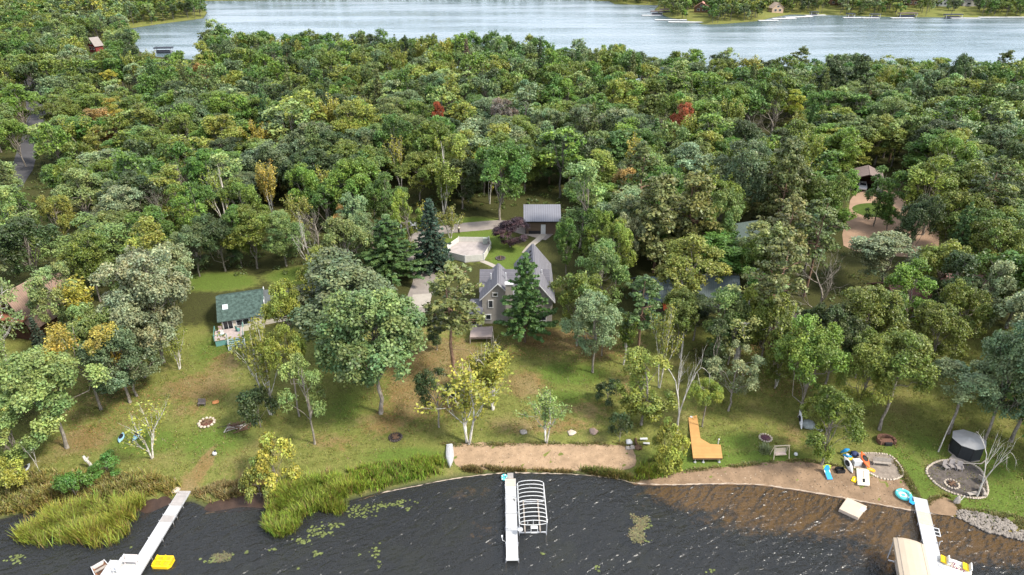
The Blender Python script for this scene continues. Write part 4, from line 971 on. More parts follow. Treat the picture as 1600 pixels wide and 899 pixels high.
# ---- boats
def hull(L, Wd, H, bow=.35, n=14, flare=.8, both=False, stern=.86):
    """rings along x: keel to gunwale, bow at +x"""
    rings = []
    for i in range(n+1):
        u = i/n; w = (1-max(0, (u-(1-bow*1.6))/(bow*1.6))**2.0) if not both else 1
        if both: w = max(.02, 1-abs(2*u-1)**2.3)
        else: w = max(.02, w)*(stern+(1-stern)*min(1, u*3))
        sheer = H*(1+.18*u*u*(0 if both else 1)); rings.append((u*L-L/2, w*Wd/2, sheer))
    return rings
def open_boat(name, label, cat_, loc, rz, L, Wd, H, mo, mi, seats, flip=False, tilt=None):
    t = thing(name, label, cat_, loc, rz); rg = hull(L, Wd, H); v = []; f = []; k = 7
    def ring(x, w, h, off): return [(x, (w-off)*a, max(off, h*b) if b < 1 else h) for a, b in ((-1,1),(-.93,.45),(-.7,.1),(0,0),(.7,.1),(.93,.45),(1,1))]
    for x, w, h in rg: v += ring(x, w, h, 0)
    n = len(rg)
    for i in range(n-1): f += [(i*k+j, i*k+j+1, (i+1)*k+j+1, (i+1)*k+j) for j in range(k-1)]
    f.append(list(range(k)))
    if flip: v = [(x, y, H*1.15-z) for x, y, z in v]; f = [q[::-1] for q in f]
    o = MB().add(v, f).build('hull', mo, t, True)
    if not flip:
        v = []; f = []
        for x, w, h in rg: v += [(min(x, L/2-.06), max(.0, (w-.05))*a, .08+(h-.1)*b if b < 1 else h-.01) for a, b in ((-1,1),(-.93,.45),(-.7,.06),(0,0),(.7,.06),(.93,.45),(1,1))]
        for i in range(n-1): f += [(i*k+j, (i+1)*k+j, (i+1)*k+j+1, i*k+j+1) for j in range(k-1)]
        f.append(list(range(k))[::-1]); MB().add(v, f).build('inner_hull', mi, t)
        for s in (-1, 1): MB().tube([(x, s*w, h) for x, w, h in rg], .045, 5).build('gunwale', WHITE, t)
        MB().box((-L/2+.03, 0, H*.55), (.06, Wd*.8, H*.8)).build('transom', mo, t)
        for x in seats: MB().box((x, 0, H*.62), (.32, Wd*.8, .05)).build('seat', GREYW if mi is not WHITE else WHITE, t)
    else:
        MB().tube([(-L/2+.1, 0, H*1.17), (L/2-.2, 0, H*1.12)], .035, 5).build('keel', ALU, t)
        for s in (-1, 1): MB().tube([(x, s*w*.72, H*1.06) for x, w, h in rg[:-3]], .02, 4).build('strake', ALU, t)
        MB().box((-L/2+.02, 0, H*.6), (.05, Wd*.78, H*.95)).build('transom', mo, t)
    return t
pt = Vector(atz(153, 882, .35)); dr = (Vector(atz(178, 920, .35))-pt).normalized(); cb = pt+dr*2.0
INNER = pm('boat_inside', (.30,.14,.07), .7, .35, 2.)
open_boat('rowing_boat', 'white fishing boat with a rusty brown inside tied to the left dock', 'boat', (cb.x, cb.y, -.12), math.atan2(dr.y, dr.x), 4.1, 1.45, .6, WHITE, INNER, (-1.3, -.3, .7))
a_, b_ = Vector(G(702.5, 697)), Vector(G(703, 733)); c_ = (a_+b_)/2; rz = math.atan2((b_-a_).y, (b_-a_).x); Lk = (b_-a_).length
open_boat('upturned_boat', 'grey aluminium boat lying on the left end of the sand beach', 'boat', (c_.x, c_.y, gz(c_.x, c_.y)+.02), rz, Lk, 1.05, .45, ALU, ALU, (), True)
def kayak(label, a, b, Wd, m, mdeck=None, lift=.0, roll=0., H=.34, name='kayak', cock=True):
    a, b = Vector(a), Vector(b); c = (a+b)/2; L = (b-a).length; rz = math.atan2((b-a).y, (b-a).x); pitch = math.asin(max(-1, min(1, (b.z-a.z)/L)))
    t = thing(name, label, 'kayak', (c.x, c.y, c.z+lift), rz); t.rotation_euler = Matrix.Rotation(rz, 3, 'Z').to_4x4().to_3x3().to_euler()
    t.rotation_euler = (Matrix.Rotation(rz, 3, 'Z') @ Matrix.Rotation(-pitch, 3, 'Y') @ Matrix.Rotation(roll, 3, 'X')).to_euler()
    v = []; f = []; n = 16; k = 10
    for i in range(n+1):
        u = 2*i/n-1; w = Wd/2*max(.03, 1-abs(u)**2.2); h = H*(.55+.45*(1-abs(u)**3)); rise = .10*abs(u)**3
        v += [(u*L/2, w*math.cos(2*PI*j/k), h/2+rise+h/2*math.sin(2*PI*j/k)*(1 if math.sin(2*PI*j/k) < 0 else .75)) for j in range(k)]
    for i in range(n): f += [(i*k+j, (i+1)*k+j, (i+1)*k+(j+1) % k, i*k+(j+1) % k) for j in range(k)]
    f += [list(range(k)), [n*k+j for j in range(k)][::-1]]
    MB().add(v, f).build('hull', m, t, True)
    if cock:
        MB().lathe([(.5, 0), (.52, .05), (.44, .06), (.42, .01)], (-.1, 0, H*.84), 14, .9, Wd*.62).build('cockpit_rim', DARK, t)
        MB().box((-.38, 0, H*.98), (.07, Wd*.42, .16), tilt=('Y', -.25)).build('seat_back', DARK, t)
    return t
kayak('blue kayak lying under the small white trunked tree, left of a pair', G(193,678,.05), G(187,694,.05), .75, LBLUE)
kayak('blue kayak lying under the small white trunked tree, right of a pair', G(222,672,.05), G(208,692,.05), .78, LBLUE)
kayak('grey canoe lying among the weeds at the left edge', G(48,727,.1), G(31,745,.1), .85, pm('grey_hull', (.36,.38,.38), .6, .15, 2.), name='canoe')
kayak('white kayak on edge beside the pile of beach toys', G(1319,716,.25), G(1333,741,.05), .75, WHITE, roll=.7)
kayak('orange red kayak propped on the beach above the white raft', G(1342,714,.75), G(1356,735,.25), .95, RED, roll=-.2, cock=True)
kayak('white kayak leaning against the oak left of the beach toys', G(1249,652,1.1), G(1254,672,.05), .6, WHITE, roll=1.1)
# floating mat, with a dark printed patch
def slab_thing(name, label, cat_, quad_px, z, th, m, parts=()):
    Q = [Vector(atz(*p, z)) for p in quad_px]; c = sum(Q, Vector())/len(Q)
    t = thing(name, label, cat_, (c.x, c.y, z-th)); b = MB().prism([(p.x-c.x, p.y-c.y) for p in Q], 0, th).build('body', m, t)
    bv = b.modifiers.new('bevel', 'BEVEL'); bv.width = .06; bv.segments = 2
    for nm, qp, h, mm in parts:
        P = [Vector(atz(*p, z)) for p in qp]; MB().prism([(p.x-c.x, p.y-c.y) for p in P], th+.002, th+h).build(nm, mm, t)
    return t
zb = gz(*ground(1348, 745)[:2])+.25
slab_thing('floating_mat', 'cream white raft with a dark print lying on the swimming beach', 'raft', [(1338,731),(1358,733),(1359,758),(1340,756)], zb, .25, CREAM,
  [('print', [(1347.5,748),(1351.5,748),(1352,754),(1348,754)], .012, DARK), ('crease', [(1348.5,736),(1350,736),(1350.5,747),(1349,747)], .01, GREYW)])
slab_thing('swim_raft', 'tan square swim raft floating off the swimming beach', 'raft', [(1323.5,777),(1355,791),(1341.5,809),(1311,795)], .42, .5, pm('raft_tan', (.50,.40,.31), .7, .08, 1.),
  [('label', [(1347,792),(1354.5,795.5),(1350,800),(1343,797)], .008, WHITE)])
# yellow pedal boat at the left dock
Q = [Vector(atz(*p, .35)) for p in [(236,884),(244,869),(273,867.5),(266,887)]]; c = sum(Q, Vector())/4; d = ((Q[3]-Q[0])+(Q[2]-Q[1])); rz = math.atan2(d.y, d.x)
t = thing('pedal_boat', 'bright yellow four seat pedal boat tied to the left dock', 'boat', (c.x, c.y, -.05), rz)
Lp, Wp = d.length/2, 1.45
oct_ = [(-Lp/2, -Wp/2+.15), (-Lp/2+.2, -Wp/2), (Lp/2-.25, -Wp/2), (Lp/2, -Wp/2+.3), (Lp/2, Wp/2-.3), (Lp/2-.25, Wp/2), (-Lp/2+.2, Wp/2), (-Lp/2, Wp/2-.15)]
MB().prism(oct_, 0, .38).build('hull', YELL, t)
for sx in (-.5, .35):
    for sy in (-.34, .34):
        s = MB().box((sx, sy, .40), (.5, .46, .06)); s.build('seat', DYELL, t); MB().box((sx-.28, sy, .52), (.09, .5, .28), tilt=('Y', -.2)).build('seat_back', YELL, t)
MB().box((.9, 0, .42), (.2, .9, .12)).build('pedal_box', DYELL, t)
MB().box((0, 0, .42), (Lp*.8, .14, .1)).build('centre_ridge', YELL, t)
# towable beside the right dock
c = Vector(atz(1492, 886, .4)); t = thing('towable_tube', 'white inflatable with yellow seats and maroon print at the end of the right dock', 'inflatable', (c.x, c.y, 0), R(-28))
for s in (-1, 1): MB().tube([(-1.7, s*.55, .15), (-1.4, s*.6, .3), (0, s*.62, .32), (1.2, s*.6, .3), (1.6, s*.45, .22)], [.16, .3, .34, .3, .14], 10).build('side_tube', WHITE, t, True)
MB().tube([(-1.5, 0, .22), (0, 0, .3), (1.5, 0, .22)], [.2, .34, .2], 10).build('middle_tube', CREAM, t, True)
for x in (-1.05, .95):
    MB().box((x, .25, .66), (.62, .9, .14), tilt=('Y', .15)).build('seat', YELL, t); MB().box((x+.34, .25, .85), (.12, .9, .4), tilt=('Y', .3)).build('seat_back', WHITE, t)
for i, (x, y) in enumerate([(-.45,-.3),(-.15,-.42),(.2,-.35),(.5,-.45),(-.3,.1)]): MB().tube([(x, y, .68), (x+.1, y+.18, .7), (x+.24, y+.1, .69), (x+.2, y-.12, .66)], .05, 5).build('print', MAROON, t)
# ---- furniture and garden things
def bench(label, p, rz, L, m, back=True, d=.45, h=.45, name='bench', cat_='bench'):
    t = thing(name, label, cat_, p, rz); MB().box((0, 0, h-.03), (L, d, .06)).build('seat', m, t)
    if back: MB().box((0, d/2, h+.27), (L, .06, .5), tilt=('X', -.15)).build('backrest', m, t)
    for sx in (-1, 1):
        for sy in (-1, 1): MB().box((sx*(L/2-.1), sy*(d/2-.06), (h-.06)/2), (.08, .08, h-.06)).build('leg', m, t)
    return t
bench('white bench facing the water on the left dock platform', Vector(atz(206, 880, .45)), rz_l-PI/2+PI, 1.4, pm('pale_wood', (.60,.53,.50), .7, .1, 3.))
bench('long white bench at the outer edge of the left dock platform', Vector(atz(187, 886, .45)), rz_l, 1.7, WHITE)
bench('grey wooden bench on the stone edged patio by the beach', G(1377,727), R(-8), 2.1, GREYW, True)
bench('small dark bench standing on the left lawn', G(316,634), R(0), 1.0, pm('weathered_wood', (.12,.10,.095), .85, .2, 3.))
bench('pale stone bench at the foot of the dead tree on the round patio', G(1519,775), R(10), 1.3, STONE, False)
bench('pale stone seat at the right rim of the round patio', G(1535,772), R(75), 1.2, STONE, True)
bench('grey seat furthest right on the round patio rim', G(1534,754), R(110), 1.0, GREYW, True)
def chair(label, p, rz, m):
    t = thing('garden_chair', label, 'chair', p, rz, 'chairs on the round patio')
    MB().box((0, 0, .38), (.6, .6, .07)).build('seat', m, t); MB().box((0, .32, .72), (.6, .07, .75), tilt=('X', -.2)).build('backrest', m, t)
    for s in (-1, 1): MB().box((s*.33, 0, .58), (.1, .65, .05)).build('armrest', m, t)
    for sx in (-1, 1):
        for sy in (-1, 1): MB().box((sx*.27, sy*.26, .17), (.07, .07, .34)).build('leg', m, t)
CH = pm('weathered_chair', (.27,.24,.225), .8, .2, 3.)
chair('grey chair at the left of the three on the round patio', G(1477,733), R(15), CH); chair('grey chair in the middle of the three on the round patio', G(1487,732), R(-5), CH); chair('grey chair at the right of the three on the round patio', G(1498,735), R(-20), CH)
# porch swing
p = G(1218,714); t = thing('garden_swing', 'pale wooden garden swing on an A frame beside the white ball', 'swing', p, R(4)); TIMB = pm('pale_timber', (.55,.46,.32), .75, .12, 3.)
for s in (-1, 1):
    for q in (-1, 1): MB().tube([(s*.98, q*.55, 0), (s*.9, q*.05, 1.75)], .05, 5).build('leg', TIMB, t)
MB().box((0, 0, 1.78), (2.0, .1, .1)).build('top_beam', TIMB, t); MB().box((0, 0, .5), (1.45, .5, .06)).build('seat', TIMB, t); MB().box((0, .28, .85), (1.45, .06, .6), tilt=('X', -.15)).build('backrest', TIMB, t)
MB().box((0, -.02, .57), (1.3, .42, .1)).build('cushion', pm('pink_cushion', (.60,.47,.40), .8, .08, 3.), t)
for s in (-1, 1): MB().tube([(s*.65, .1, .5), (s*.65, 0, 1.75)], .015, 4).build('chain', ALU, t)
t = thing('beach_ball', 'white ball on the lawn right of the garden swing', 'ball', G(1243,712)); MB().lathe([(.24*math.sin(a), .24-.24*math.cos(a)) for a in np.linspace(.05, PI-.05, 10)], n=14).build('ball', WHITE, t, True)
def fire_ring(label, p, r, m, fill, n=14, seed=1, name='fire_pit', logs=4, cat_='fire pit'):
    rn = random.Random(seed); t = thing(name, label, cat_, p); MB().lathe([(r*.92, -.02), (r*.9, .05), (r*.4, .1), (.02, .12)], n=18).build('ash_bed', fill, t)
    for i in range(n):
        a = 2*PI*i/n; MB().lump((r*math.cos(a), r*math.sin(a), .08), r*PI/n*.95, rn, .8, 6).build('stone', m, t)
    for i in range(logs):
        a = rn.uniform(0, PI); k = r*.6; MB().tube([(-k*math.cos(a), -k*math.sin(a), .12), (k*math.cos(a), k*math.sin(a), .25)], .07, 6).build('log', BROWN, t)
    return t
fire_ring('dark round fire pit with charred sticks in the middle of the lawn', G(618,684), .8, pm('charred', (.07,.055,.05), .95, .4, 4.), ASH, 16, 1, logs=9)
fire_ring('fire pit full of reddish ash inside a pale stone ring on the left lawn', G(323,661), .95, PALEST, pm('red_ash', (.12,.055,.04), .95, .4, 5., spec=.05), 13, 2, logs=5)
fire_ring('round pale stone fire ring on the dark patio under the dead tree', G(1487,757), .75, PALEST, ASH, 15, 3)
fire_ring('stone ringed planter of purple plants above the garden swing', G(1196,685), .75, PALEST, pm('purple_bed', (.10,.05,.065), .95, .5, 6., spec=.05), 15, 4, 'planter', 0, 'planter')
fire_ring('small dark fire ring in the grass behind the grey house', G(782,404), .85, pm('dark_ring', (.10,.085,.08), .9, .2, 3.), ASH, 15, 5, logs=2)
p = G(1384,691); t = thing('brick_fire_pit', 'square brown brick fire pit with a dark mouth behind the beach patio', 'fire pit', p); BR = pm('brown_brick', (.15,.075,.05), .9, .3, 5.)
for i in range(9):
    a = PI*(-.12+i/8*1.24); MB().box((1.0*math.cos(a), .85*math.sin(a), .28), (.5, .28, .56), a+PI/2).build('brick_block', BR, t)
MB().box((0, -.15, .22), (1.3, .7, .44)).build('hearth', BR, t); MB().box((0, -.62, .2), (.85, .3, .4)).build('mouth', DARK, t)
rn = random.Random(9)
t = thing('brush_pile', 'pile of grey sticks and brown planks on the left lawn', 'brush pile', G(372,668)); 
for i in range(34):
    a = rn.uniform(0, PI); l = rn.uniform(.6, 1.3); x, y, z = rn.gauss(-.2, .5), rn.gauss(0, .35), rn.uniform(.08, .6)
    MB().tube([(x-l*math.cos(a), y-l*math.sin(a)*.7, max(.05, z-.15)), (x+l*math.cos(a), y+l*math.sin(a)*.7, z)], rn.uniform(.03, .07), 5).build('stick', rn.choice([GREYW, BROWN, DARK, BARK['dead'], BROWN]), t)
for i in range(4): MB().box((1.0+.1*i, -.6+.18*i, .12+.1*i), (1.5, .16, .08), .4+.2*i).build('plank', BROWN, t)
def stone(label, px, py, r, m, name='flat_stone', squash=.18):
    t = thing(name, label, 'stone', G(px, py, .03)); MB().lump((0, 0, .05), r, random.Random(int(px)), squash, 12).build('stone', m, t, True)
stone('round grey flat stone on the lawn right of the many stemmed birch', 818, 676, .55, STONE); stone('sandy flat stone on the lawn, left of a pair', 893, 677, .62, PALEST); stone('pinkish round boulder on the lawn, right of a pair', 927, 675, .65, pm('pink_stone', (.34,.24,.19), .9, .2, 3.), 'boulder', .45)
stone('orange flat slab on the left lawn beside the small bench', 337, 629, .5, pm('orange_slab', (.52,.22,.08), .9, .2, 3.))
stone('tan boulder beside the shore end of the left dock', 274, 767, .55, PALEST, 'boulder', .5)
# rock pile by the beach
for i, (px, py, r, m, lb) in enumerate([(983,692,.5,WHITE,'white rock at the left of the rock pile by the beach'),(988,700,.4,STONE,'grey rock at the lower left of the rock pile by the beach'),(981,701,.35,STONE,'small grey rock against the sand at the rock pile'),(996,700,.5,BROWN,'brown rock in the middle of the rock pile')]):
    stone(lb, px, py, r, m, 'boulder', .7)
t = thing('timber_edging', 'curved dark timber edging beside the rock pile', 'edging', G(999,695)); MB().tube([(-.3, 1.0, .15), (-.45, .3, .2), (-.3, -.4, .2), (.1, -1.0, .15)], .14, 6).build('timber', BROWN, t)
t = thing('board_stack', 'two white boards lying on the rock pile under the bush', 'boards', G(1008,694)); MB().box((-.1, .6, .35), (.95, .3, .08), .05).build('board', WHITE, t); MB().box((.1, -.2, .3), (.8, .26, .08), -.1).build('board', WHITE, t)
# carved post, ornament
t = thing('carved_post', 'crooked white stump standing in the weeds near the left shore', 'post', G(144,732)); MB().tube([(0, 0, -.1), (-.1, .05, .7), (-.35, .0, 1.3), (-.55, .05, 1.9)], [.22, .17, .2, .14], 8).build('trunk', BARK['dead'], t); MB().tube([(-.3, 0, 1.2), (-.05, .1, 1.7)], [.12, .07], 6).build('stub', BARK['dead'], t)
t = thing('garden_ornament', 'small white bird shaped ornament on the grass above the left dock', 'ornament', G(336,712)); MB().lathe([(.1, 0), (.28, .2), (.3, .4), (.14, .62), (.03, .68)], n=10, sy=.7).build('body', WHITE, t, True); MB().lathe([(.03, 0), (.13, .1), (.12, .22), (.02, .3)], (.14, 0, .6), 8).build('head', DARK, t, True)
# spiky plant
p = G(1194,706); t = thing('yucca_plant', 'spiky pale green plant left of the garden swing', 'plant', p); n_ = 240; a = RNG.uniform(0, 2*PI, n_); el = RNG.uniform(.35, 1.35, n_); l = RNG.uniform(.6, 1.35, n_)
D_ = np.stack([np.cos(a)*np.cos(el), np.sin(a)*np.cos(el), np.sin(el)], 1); S_ = np.stack([-np.sin(a), np.cos(a), 0*a], 1)*.045
b0 = RNG.normal(0, .22, (n_, 3))*np.array([1, 1, 0]); V_ = np.stack([b0-S_, b0+S_, b0+D_*l[:, None]+S_*.2, b0+D_*l[:, None]-S_*.2], 1).reshape(-1, 3)
o = bpy.data.objects.new('leaves', np_mesh('leaves', V_, np.arange(4*n_).reshape(-1, 4), 4, np.repeat(tints(n_), 4, 0), LEAF)); C.objects.link(o); o.parent = t; o.color = (.24,.27,.13,1)
# beach toys
p = G(1294,746); t = thing('beach_lounger', 'bright blue beach lounger with lime foam tubes on the swimming beach', 'lounger', p, R(3))
MB().box((0, .1, .3), (.62, 1.2, .1), tilt=('X', .35)).build('seat', BLUE, t); MB().box((0, .72, .78), (.62, .1, .75), tilt=('X', -.3)).build('backrest', BLUE, t)
for s in (-1, 1): MB().tube([(s*.3, -.4, 0), (s*.3, .7, .6)], .035, 5).build('frame', ALU, t); MB().tube([(s*.45, .7, .75), (s*.15, .85, 1.25)], .06, 6).build('foam_tube', LIMEP, t)
MB().tube([(-.5, .8, 1.0), (0, .9, 1.2), (.5, .8, 1.02)], .06, 6).build('foam_tube', LIMEP, t)
def ring_toy(label, p, r, tr2, m, m2, tilt=0.):
    t = thing('swim_ring', label, 'inflatable', p); t.rotation_euler = (tilt, 0, 0)
    pr = [(r+tr2*math.cos(a), tr2+tr2*math.sin(a)) for a in np.linspace(0, 2*PI, 9)[:-1]]; n = 22; v = []; f = []
    for k in range(n):
        for q, z in pr: v.append((q*math.cos(2*PI*k/n), q*math.sin(2*PI*k/n), z))
    for k in range(n): f += [(k*8+j, ((k+1) % n)*8+j, ((k+1) % n)*8+(j+1) % 8, k*8+(j+1) % 8) for j in range(8)]
    MB().add(v, f).build('tube', m, t, True)
    MB().lathe([(r*.86, tr2*.5), (r*.86, tr2*.7)], n=20).build('floor', m2, t)
    for k in range(5): a = 2*PI*k/5; MB().box((r*math.cos(a), r*math.sin(a), tr2*2), (.2, .12, .05), a).build('patch', WHITE, t)
    MB().lathe([(r*.3, 0), (r*.3, .03)], (0, 0, tr2*.72), 12).build('patch', AQUA, t)
    return t
ring_toy('aqua and white swim ring lying at the head of the right dock', G(1411,775), .72, .2, AQUA, WHITE)
ring_toy('turquoise swim ring hanging at the shore end of the middle dock', Vector(atz(788, 746, .2)), .3, .1, AQUA, AQUA, .9)
t = thing('folding_chair', 'small bright blue folding chair left of the right dock', 'chair', G(1424,789), R(30)); MB().box((0, 0, .36), (.5, .5, .05)).build('seat', BLUE, t); MB().box((0, .27, .68), (.5, .05, .6), tilt=('X', -.2)).build('backrest', BLUE, t)
for s in (-1, 1): MB().tube([(s*.24, -.25, 0), (s*.24, .2, .36)], .02, 4).tube([(s*.24, .25, 0), (s*.24, -.2, .36)], .02, 4).build('leg', DARK, t)
for lb, px, py, rz, L, m in [('yellow bodyboard lying left of the cream raft', 1335, 750, .9, 1.0, YELL), ('orange yellow bodyboard right of the orange kayak', 1361, 735, -.6, .9, pm('amber_plastic', (.70,.36,.03), .5, .1, 2.)), ('yellow bodyboard on top of the beach toy heap', 1329, 717, .2, .7, YELL)]:
    t = thing('bodyboard', lb, 'bodyboard', G(px, py, .02), rz); b = MB().prism([(-L/2, -.27), (L*.3, -.28), (L/2, -.12), (L/2, .12), (L*.3, .28), (-L/2, .27)], 0, .1).build('board', m, t); MB().box((-.1, 0, .11), (L*.5, .05, .02)).build('stripe', WHITE, t)
p = G(1338,726); t = thing('cooler_box', 'grey white cooler box among the beach toys', 'cooler', p, R(5)); MB().box((0, 0, .3), (.95, .6, .6)).build('body', pm('pale_grey', (.50,.52,.53), .5, .06, 2.), t); MB().box((0, 0, .66), (1.0, .64, .1)).build('lid', WHITE, t); MB().tube([(-.52, -.25, .45), (-.6, -.25, .5), (-.6, .25, .5), (-.52, .25, .45)], .02, 4).build('handle', DARK, t)
p = G(1312,737); t = thing('plastic_crate', 'black open crate on the sand under the oak', 'crate', p, R(4))
for dx, dy, w, d in ((0, -.33, .95, .05), (0, .33, .95, .05), (-.45, 0, .05, .6), (.45, 0, .05, .6)): MB().box((dx, dy, .22), (w, d, .44)).build('side_panel', DARK, t)
MB().box((0, 0, .03), (.86, .6, .05)).build('bottom', DARK, t)
t = thing('pool_float', 'bright blue pool float standing at the back of the beach toys', 'inflatable', G(1320,711), R(-35)); MB().tube([(-.5, 0, .15), (0, 0, .8), (.3, .1, 1.0)], [.12, .24, .1], 8).tube([(-.2, -.3, .12), (.3, -.25, .2), (.8, -.1, .15)], [.1, .2, .1], 8).build('body', BLUE, t, True); MB().box((.3, -.2, .38), (.3, .3, .04)).build('patch', WHITE, t)
t = thing('toy_bag', 'dark blue bag of toys behind the cooler box', 'bag', G(1334,712)); MB().lump((0, 0, .3), .5, random.Random(4), .75, 9).build('bag', pm('navy_cloth', (.035,.05,.12), .8, .3, 4.), t, True); MB().tube([(-.2, 0, .6), (0, 0, .8), (.2, 0, .6)], .03, 5).build('handle', DARK, t)
p = G(1263,667); t = thing('tarp_heap', 'grey tarp heap at the foot of the oak beside the leaning kayak', 'tarp', p); MB().lump((0, 0, .3), 1.0, random.Random(8), .55, 11).build('cover', pm('grey_tarp', (.22,.24,.23), .6, .3, 2., bump=.6), t, True); MB().lump((1.2, -.6, .1), .45, random.Random(3), .4, 8).build('fold', pm('pale_tarp', (.5,.5,.47), .6, .2, 2.), t)
# patios
GRAV = pm('dark_gravel', (.105,.09,.08), .95, .35, 2.2, spec=.05, bump=.7); GRAV2 = pm('beach_patio', (.23,.19,.155), .95, .3, 1.8, spec=.05, bump=.7)
def edged(name, label, pts, m, cap, r, seed):
    poly = pxpoly(pts, 4); sheet(name, m, poly, .05, .5, label=label); rn = random.Random(seed)
    t = thing('stone_edging', cap, 'edging', Vector((poly[0][0], poly[0][1], gz(*poly[0])))); b = MB(); acc = 0; o = Vector(t.location)
    for i in range(len(poly)):
        p, q = poly[i], poly[(i+1) % len(poly)]; k = max(1, round(np.hypot(*(q-p))/(r*1.7)))
        for j in range(k): u = p+(q-p)*j/k; b.lump((u[0]-o.x, u[1]-o.y, gz(*u)-o.z+.08), r, rn, .75, 6)
    e = b.build('stone_course', PALEST, t); e['kind'] = 'stuff'
edged('beach_patio', 'gravel patio behind the beach toys', [(1322,722),(1332,712),(1352,709),(1385,711),(1400,721),(1411,741),(1396,750),(1376,748),(1352,737),(1330,730)], GRAV2, 'low pale stone edging round the beach patio', .16, 3)
edged('fire_patio', 'dark round gravel patio with the fire ring', [(1447,737),(1456,726),(1474,720),(1503,721),(1530,733),(1541,755),(1541,775),(1520,779),(1482,769),(1458,753)], GRAV, 'pale stone edging round the fire ring patio', .16, 4)
rn = random.Random(12); b = MB(); poly = np.array(pxpoly([(1492,806),(1500,798),(1545,806),(1570,812),(1610,838),(1600,846),(1540,832)], 0)); n = 0
while n < 560:
    x, y = rn.uniform(poly[:, 0].min(), poly[:, 0].max()), rn.uniform(poly[:, 1].min(), poly[:, 1].max())
    if sdist([(x, y)], poly)[0] < .1: b.lump((x, y, max(0, gz(x, y))+.08), rn.uniform(.09, .22), rn, .7, 6); n += 1
tag(b.build('riprap_stones', pm('riprap', (.235,.205,.175), .9, .3, 1.2, spec=.1)), 'bank of pale riprap stones at the right shore', kind='stuff')
t = thing('standing_stone', 'upright pale pointed stone at the left end of the riprap', 'stone', G(1494,787)); MB().lathe([(.35, 0), (.42, .3), (.28, .9), (.05, 1.25)], n=7, sy=.6).build('stone', STONE, t); MB().tube([(.2, 0, .1), (.9, .3, .9)], .05, 5).build('stick', BARK['dead'], t)
# gazebo
p = G(1506,708); t = thing('gazebo', 'dark octagonal screen gazebo with a flat grey roof on the right lawn', 'gazebo', p, R(12)); SCRN = pm('screen_mesh', (.022,.024,.026), .6, .2, 2.); rr = 1.75
def octp(r): return [(r*math.cos(2*PI*k/8+PI/8), r*math.sin(2*PI*k/8+PI/8)) for k in range(8)]
MB().prism(octp(rr*1.05), 0, .12).build('floor', GREYW, t)
for k in range(8):
    a, c = octp(rr)[k], octp(rr)[(k+1) % 8]; MB().tube([(*a, .1), (*a, 2.1)], .05, 5).build('post', DARK, t)
    mx_, my_ = (a[0]+c[0])/2, (a[1]+c[1])/2; MB().box((mx_, my_, 1.1), (.02, math.hypot(a[0]-c[0], a[1]-c[1])-.1, 1.96), math.atan2(my_, mx_)).build('screen', SCRN, t)
MB().lathe([(rr*1.1, 2.1), (rr*1.1, 2.16), (rr*.5, 2.34), (.04, 2.48)], n=8, ph=PI/8).build('roof', pm('grey_fabric', (.38,.37,.36), .8, .08, 1.), t)
MB().box((-1.9, -.9, .1), (1.5, 1.3, .12), .5).build('step_deck', GREYW, t); MB().tube([(-2.0, -1.6, .15), (.4, -2.2, .15), (1.9, -1.6, .15)], .07, 5).build('edge_beam', PALEST, t)
# ------------------------------------------------------------------ buildings
SHING = pm('grey_shingle', (.135,.13,.145), .9, .16, 2.2, planks=.28, axis=1, spec=.1); SHIN2 = pm('grey_shingle_light', (.17,.165,.18), .9, .14, 2., planks=.28, axis=0, spec=.1)
SIDE = pm('grey_siding', (.28,.255,.225), .8, .08, 1.); TRIM = WHITE
def gable(t, x0, x1, y0, y1, zw, zr, mw, mr, ridge='y', over=.35, th=.14, z0=-.6, trim=True):
    """walls with gable ends and two roof slopes; children wall, roof (> fascia)"""
    xm, ym = (x0+x1)/2, (y0+y1)/2
    if ridge == 'y':
        prof = [(x0, z0), (x1, z0), (x1, zw), (xm, zr), (x0, zw)]; v = [(x, y0, z) for x, z in prof]+[(x, y1, z) for x, z in prof]
    else:
        prof = [(y0, z0), (y1, z0), (y1, zw), (ym, zr), (y0, zw)]; v = [(x0, y, z) for y, z in prof]+[(x1, y, z) for y, z in prof]
    MB().add(v, [(0,1,2,3,4), (9,8,7,6,5)]+[(k, (k+1) % 5, 5+(k+1) % 5, 5+k) for k in range(5)]).build('wall', mw, t)
    if ridge == 'y':
        k = (zr-zw)/(xm-x0); e = zw-over*k
        qs = [[(x0-over, y0-over, e), (xm, y0-over, zr), (xm, y1+over, zr), (x0-over, y1+over, e)], [(xm, y0-over, zr), (x1+over, y0-over, e), (x1+over, y1+over, e), (xm, y1+over, zr)]]
    else:
        k = (zr-zw)/(ym-y0); e = zw-over*k
        qs = [[(x0-over, y0-over, e), (x1+over, y0-over, e), (x1+over, ym, zr), (x0-over, ym, zr)], [(x0-over, ym, zr), (x1+over, ym, zr), (x1+over, y1+over, e), (x0-over, y1+over, e)]]
    out = []
    for q in qs:
        q = [(a, b, c+.004) for a, b, c in q]; r = MB().slab(q, th).build('roof', mr, t); out.append(r)
        if trim:
            ends = ([(q[0], q[1])] if ridge == 'y' else [(q[0], q[1])] if q[0][2] < q[3][2] else [])
            for a, b in ends: MB().tube([(Vector(a)+Vector((0, -.03, .06))), (Vector(b)+Vector((0, -.03, .06)))], .09, 4).build('fascia', TRIM, r)
    return out
